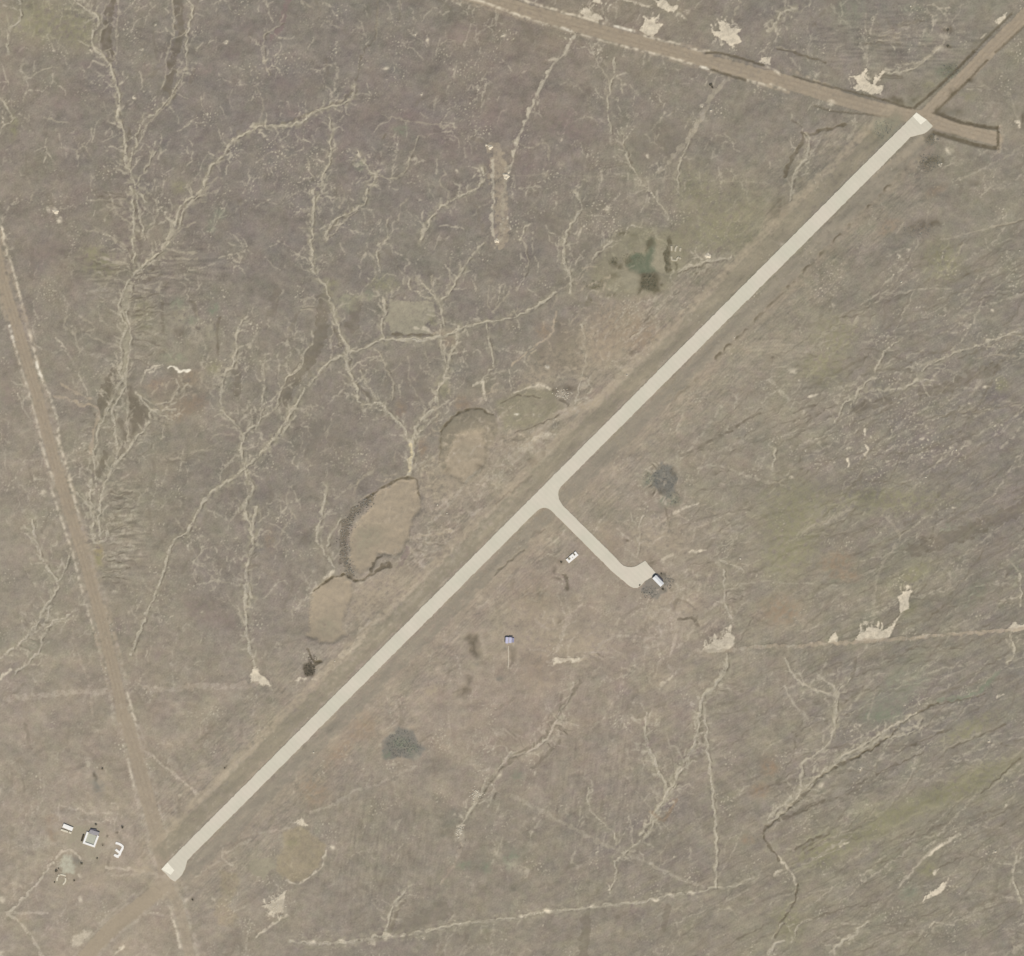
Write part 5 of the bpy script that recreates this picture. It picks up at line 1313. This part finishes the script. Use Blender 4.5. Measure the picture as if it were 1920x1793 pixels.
def leaf(mb, c, s):
    a = Vector((random.gauss(0, 1), random.gauss(0, 1), random.gauss(0, 1))).normalized(); b = a.orthogonal().normalized(); a2 = a.cross(b)
    q = random.uniform(.6, 1.2)*s; p = [c+b*q, c+a2*q*.6, c-b*q, c-a2*q*.6]; mb.add(p, [[0, 1, 2, 3]])
def shrub_mesh(r, h):
    fo, st = MB(), MB()
    for k in range(5):
        cc = Vector((random.gauss(0, r*.4), random.gauss(0, r*.4), random.uniform(.4, .75)*h)); rr = r*random.uniform(.45, .7)
        for i in range(55):
            d = Vector((random.gauss(0, 1), random.gauss(0, 1), random.gauss(0, .8))).normalized()*rr*random.uniform(.5, 1); c = cc+d; c.z = max(.1, c.z); leaf(fo, c, r*.17)
        st.prism([(x*.05+0, y*.05) for x, y in ((-1, -1), (1, -1), (1, 1), (-1, 1))], -.3, .1); b = Vector((random.gauss(0, .1), random.gauss(0, .1), -.2))
        p = [b+Vector((.06, 0, 0)), b+Vector((-.03, .05, 0)), b+Vector((-.03, -.05, 0)), cc]; st.add(p, [[0, 1, 3], [1, 2, 3], [2, 0, 3], [0, 2, 1]])
    return fo, st
sh = None
SHR = [(179.6, 1545.2, 1.9, 'round dark shrub just north of the grey roofed house'), (229, 1552, 2.1, 'dark shrub east of the houses, nearest the western road'), 
       (183, 1609.5, 1.6, 'dark round shrub between the white walled house and the stone ring'), (193, 1585.5, .9, 'dull brown shrub between the white walled house and the 3'), (104.5, 1633.2, 2.3, 'widest dark shrub at the northwest of the stone ring'),
       (109.6, 1629, 1.2, 'small shrub touching the widest dark shrub'), (138.5, 1651.3, 1.6, 'dark shrub just east of the stone ring'), (103, 1654.3, 1.3, 'small shrub at the southwest foot of the stone ring'), (152.5, 1618.5, 1.9, 'grey shrub on the pale gravel northeast of the stone ring'),
       (192.5, 1440.5, 1.7, 'lone shrub at the top of the grey ash patch'), (1331.5, 159, 2.6, 'lone dark shrub just below the northern dirt road'),
       (1335.5, 165, 1.9, 'second shrub joined to the lone one below the northern road'), (1240.2, 1075.2, 1.5, 'dark shrub at the north corner of the aircraft shed'), (1243, 1106, 2.0, 'dark shrub at the south corner of the aircraft shed'),
       (1199, 1097.5, 1.6, 'small dark shrub on the lower corner of the apron'), (1052, 1053.5, 1.7, 'dark shrub west of the white flat roofed hut'), (361, 1688, 1.5, 'dark shrub south of the lower runway end'), (422, 1440, 1.2, 'tiny shrub left of the lower runway beside the tan strip'),
       (1778, 57, 2.2, 'dark shrub left of the northeastern road, upper of two'), (1778, 87, 2.0, 'dark shrub left of the northeastern road, lower of two')]
for (px, py, r, lab) in SHR:
    t = thing('shrub', lab, 'shrub', (*W(px, py), hz(px, py)), random.uniform(0, 6.28), 'dark shrubs')
    if sh is None:
        fo, st = shrub_mesh(1.6, 1.7); sh = (fo.build('foliage', M['leaf'], t), st.build('stem', M['stem'], t))
    else:
        for s0 in sh: c = s0.copy(); C.objects.link(c); c.parent = t
    t.scale = (r/1.6*.85,)*2+(r/1.6*.6,)
def scrub(label, patches, m):
    mb = MB()
    for (px, py, rx, ry, n) in patches:
        for k in range(n):
            a, q = random.uniform(0, 6.28), random.random()**.6; x, y = px+rx*q*math.cos(a), py+ry*q*math.sin(a); z = hz(x, y); wx, wy = W(x, y); s = random.uniform(.35, .9)
            for i in range(7): leaf(mb, Vector((wx+random.gauss(0, .6*s), wy+random.gauss(0, .6*s), z+random.uniform(.05, .35)*s)), .5*s)
    tag(mb.build('scrub', m), label, 'scrub', kind='stuff')
scrub('dark grey low scrub patch east of the taxiway', [(1247, 898, 20, 28, 330), (1222, 900, 16, 16, 120), (1260, 935, 16, 14, 120)], M['scrub'])
scrub('dark grey green low scrub patch south of the lower runway', [(752, 1395, 26, 26, 380), (775, 1400, 16, 12, 90)], M['scrub'])
scrub('low dark scrub round the wet green hollow', [(1190, 485, 24, 12, 160), (1216, 530, 16, 16, 260), (1250, 485, 5, 26, 90), (1150, 490, 10, 8, 60), (1110, 535, 22, 10, 70)], mat('marsh_leaf', island=((.11, .11, .07), (.24, .235, .16)), rough=.9))
scrub('small very dark scrub patch below the lowest pit', [(580, 1256, 11, 12, 260), (586, 1236, 9, 8, 80)], mat('heath_leaf', island=((.09, .08, .055), (.19, .17, .12)), rough=.9))
scrub('low scrub patches beside the northeastern runway end', [(1742, 305, 24, 18, 220), (1722, 432, 30, 18, 160), (1780, 132, 18, 14, 120), (1655, 242, 18, 18, 100), (1748, 262, 12, 12, 90)], M['scrub'])
scrub('low grey scrub on the gravel round the aircraft shed', [(1218, 1110, 16, 14, 120), (1255, 1090, 10, 14, 90)], M['scrub'])
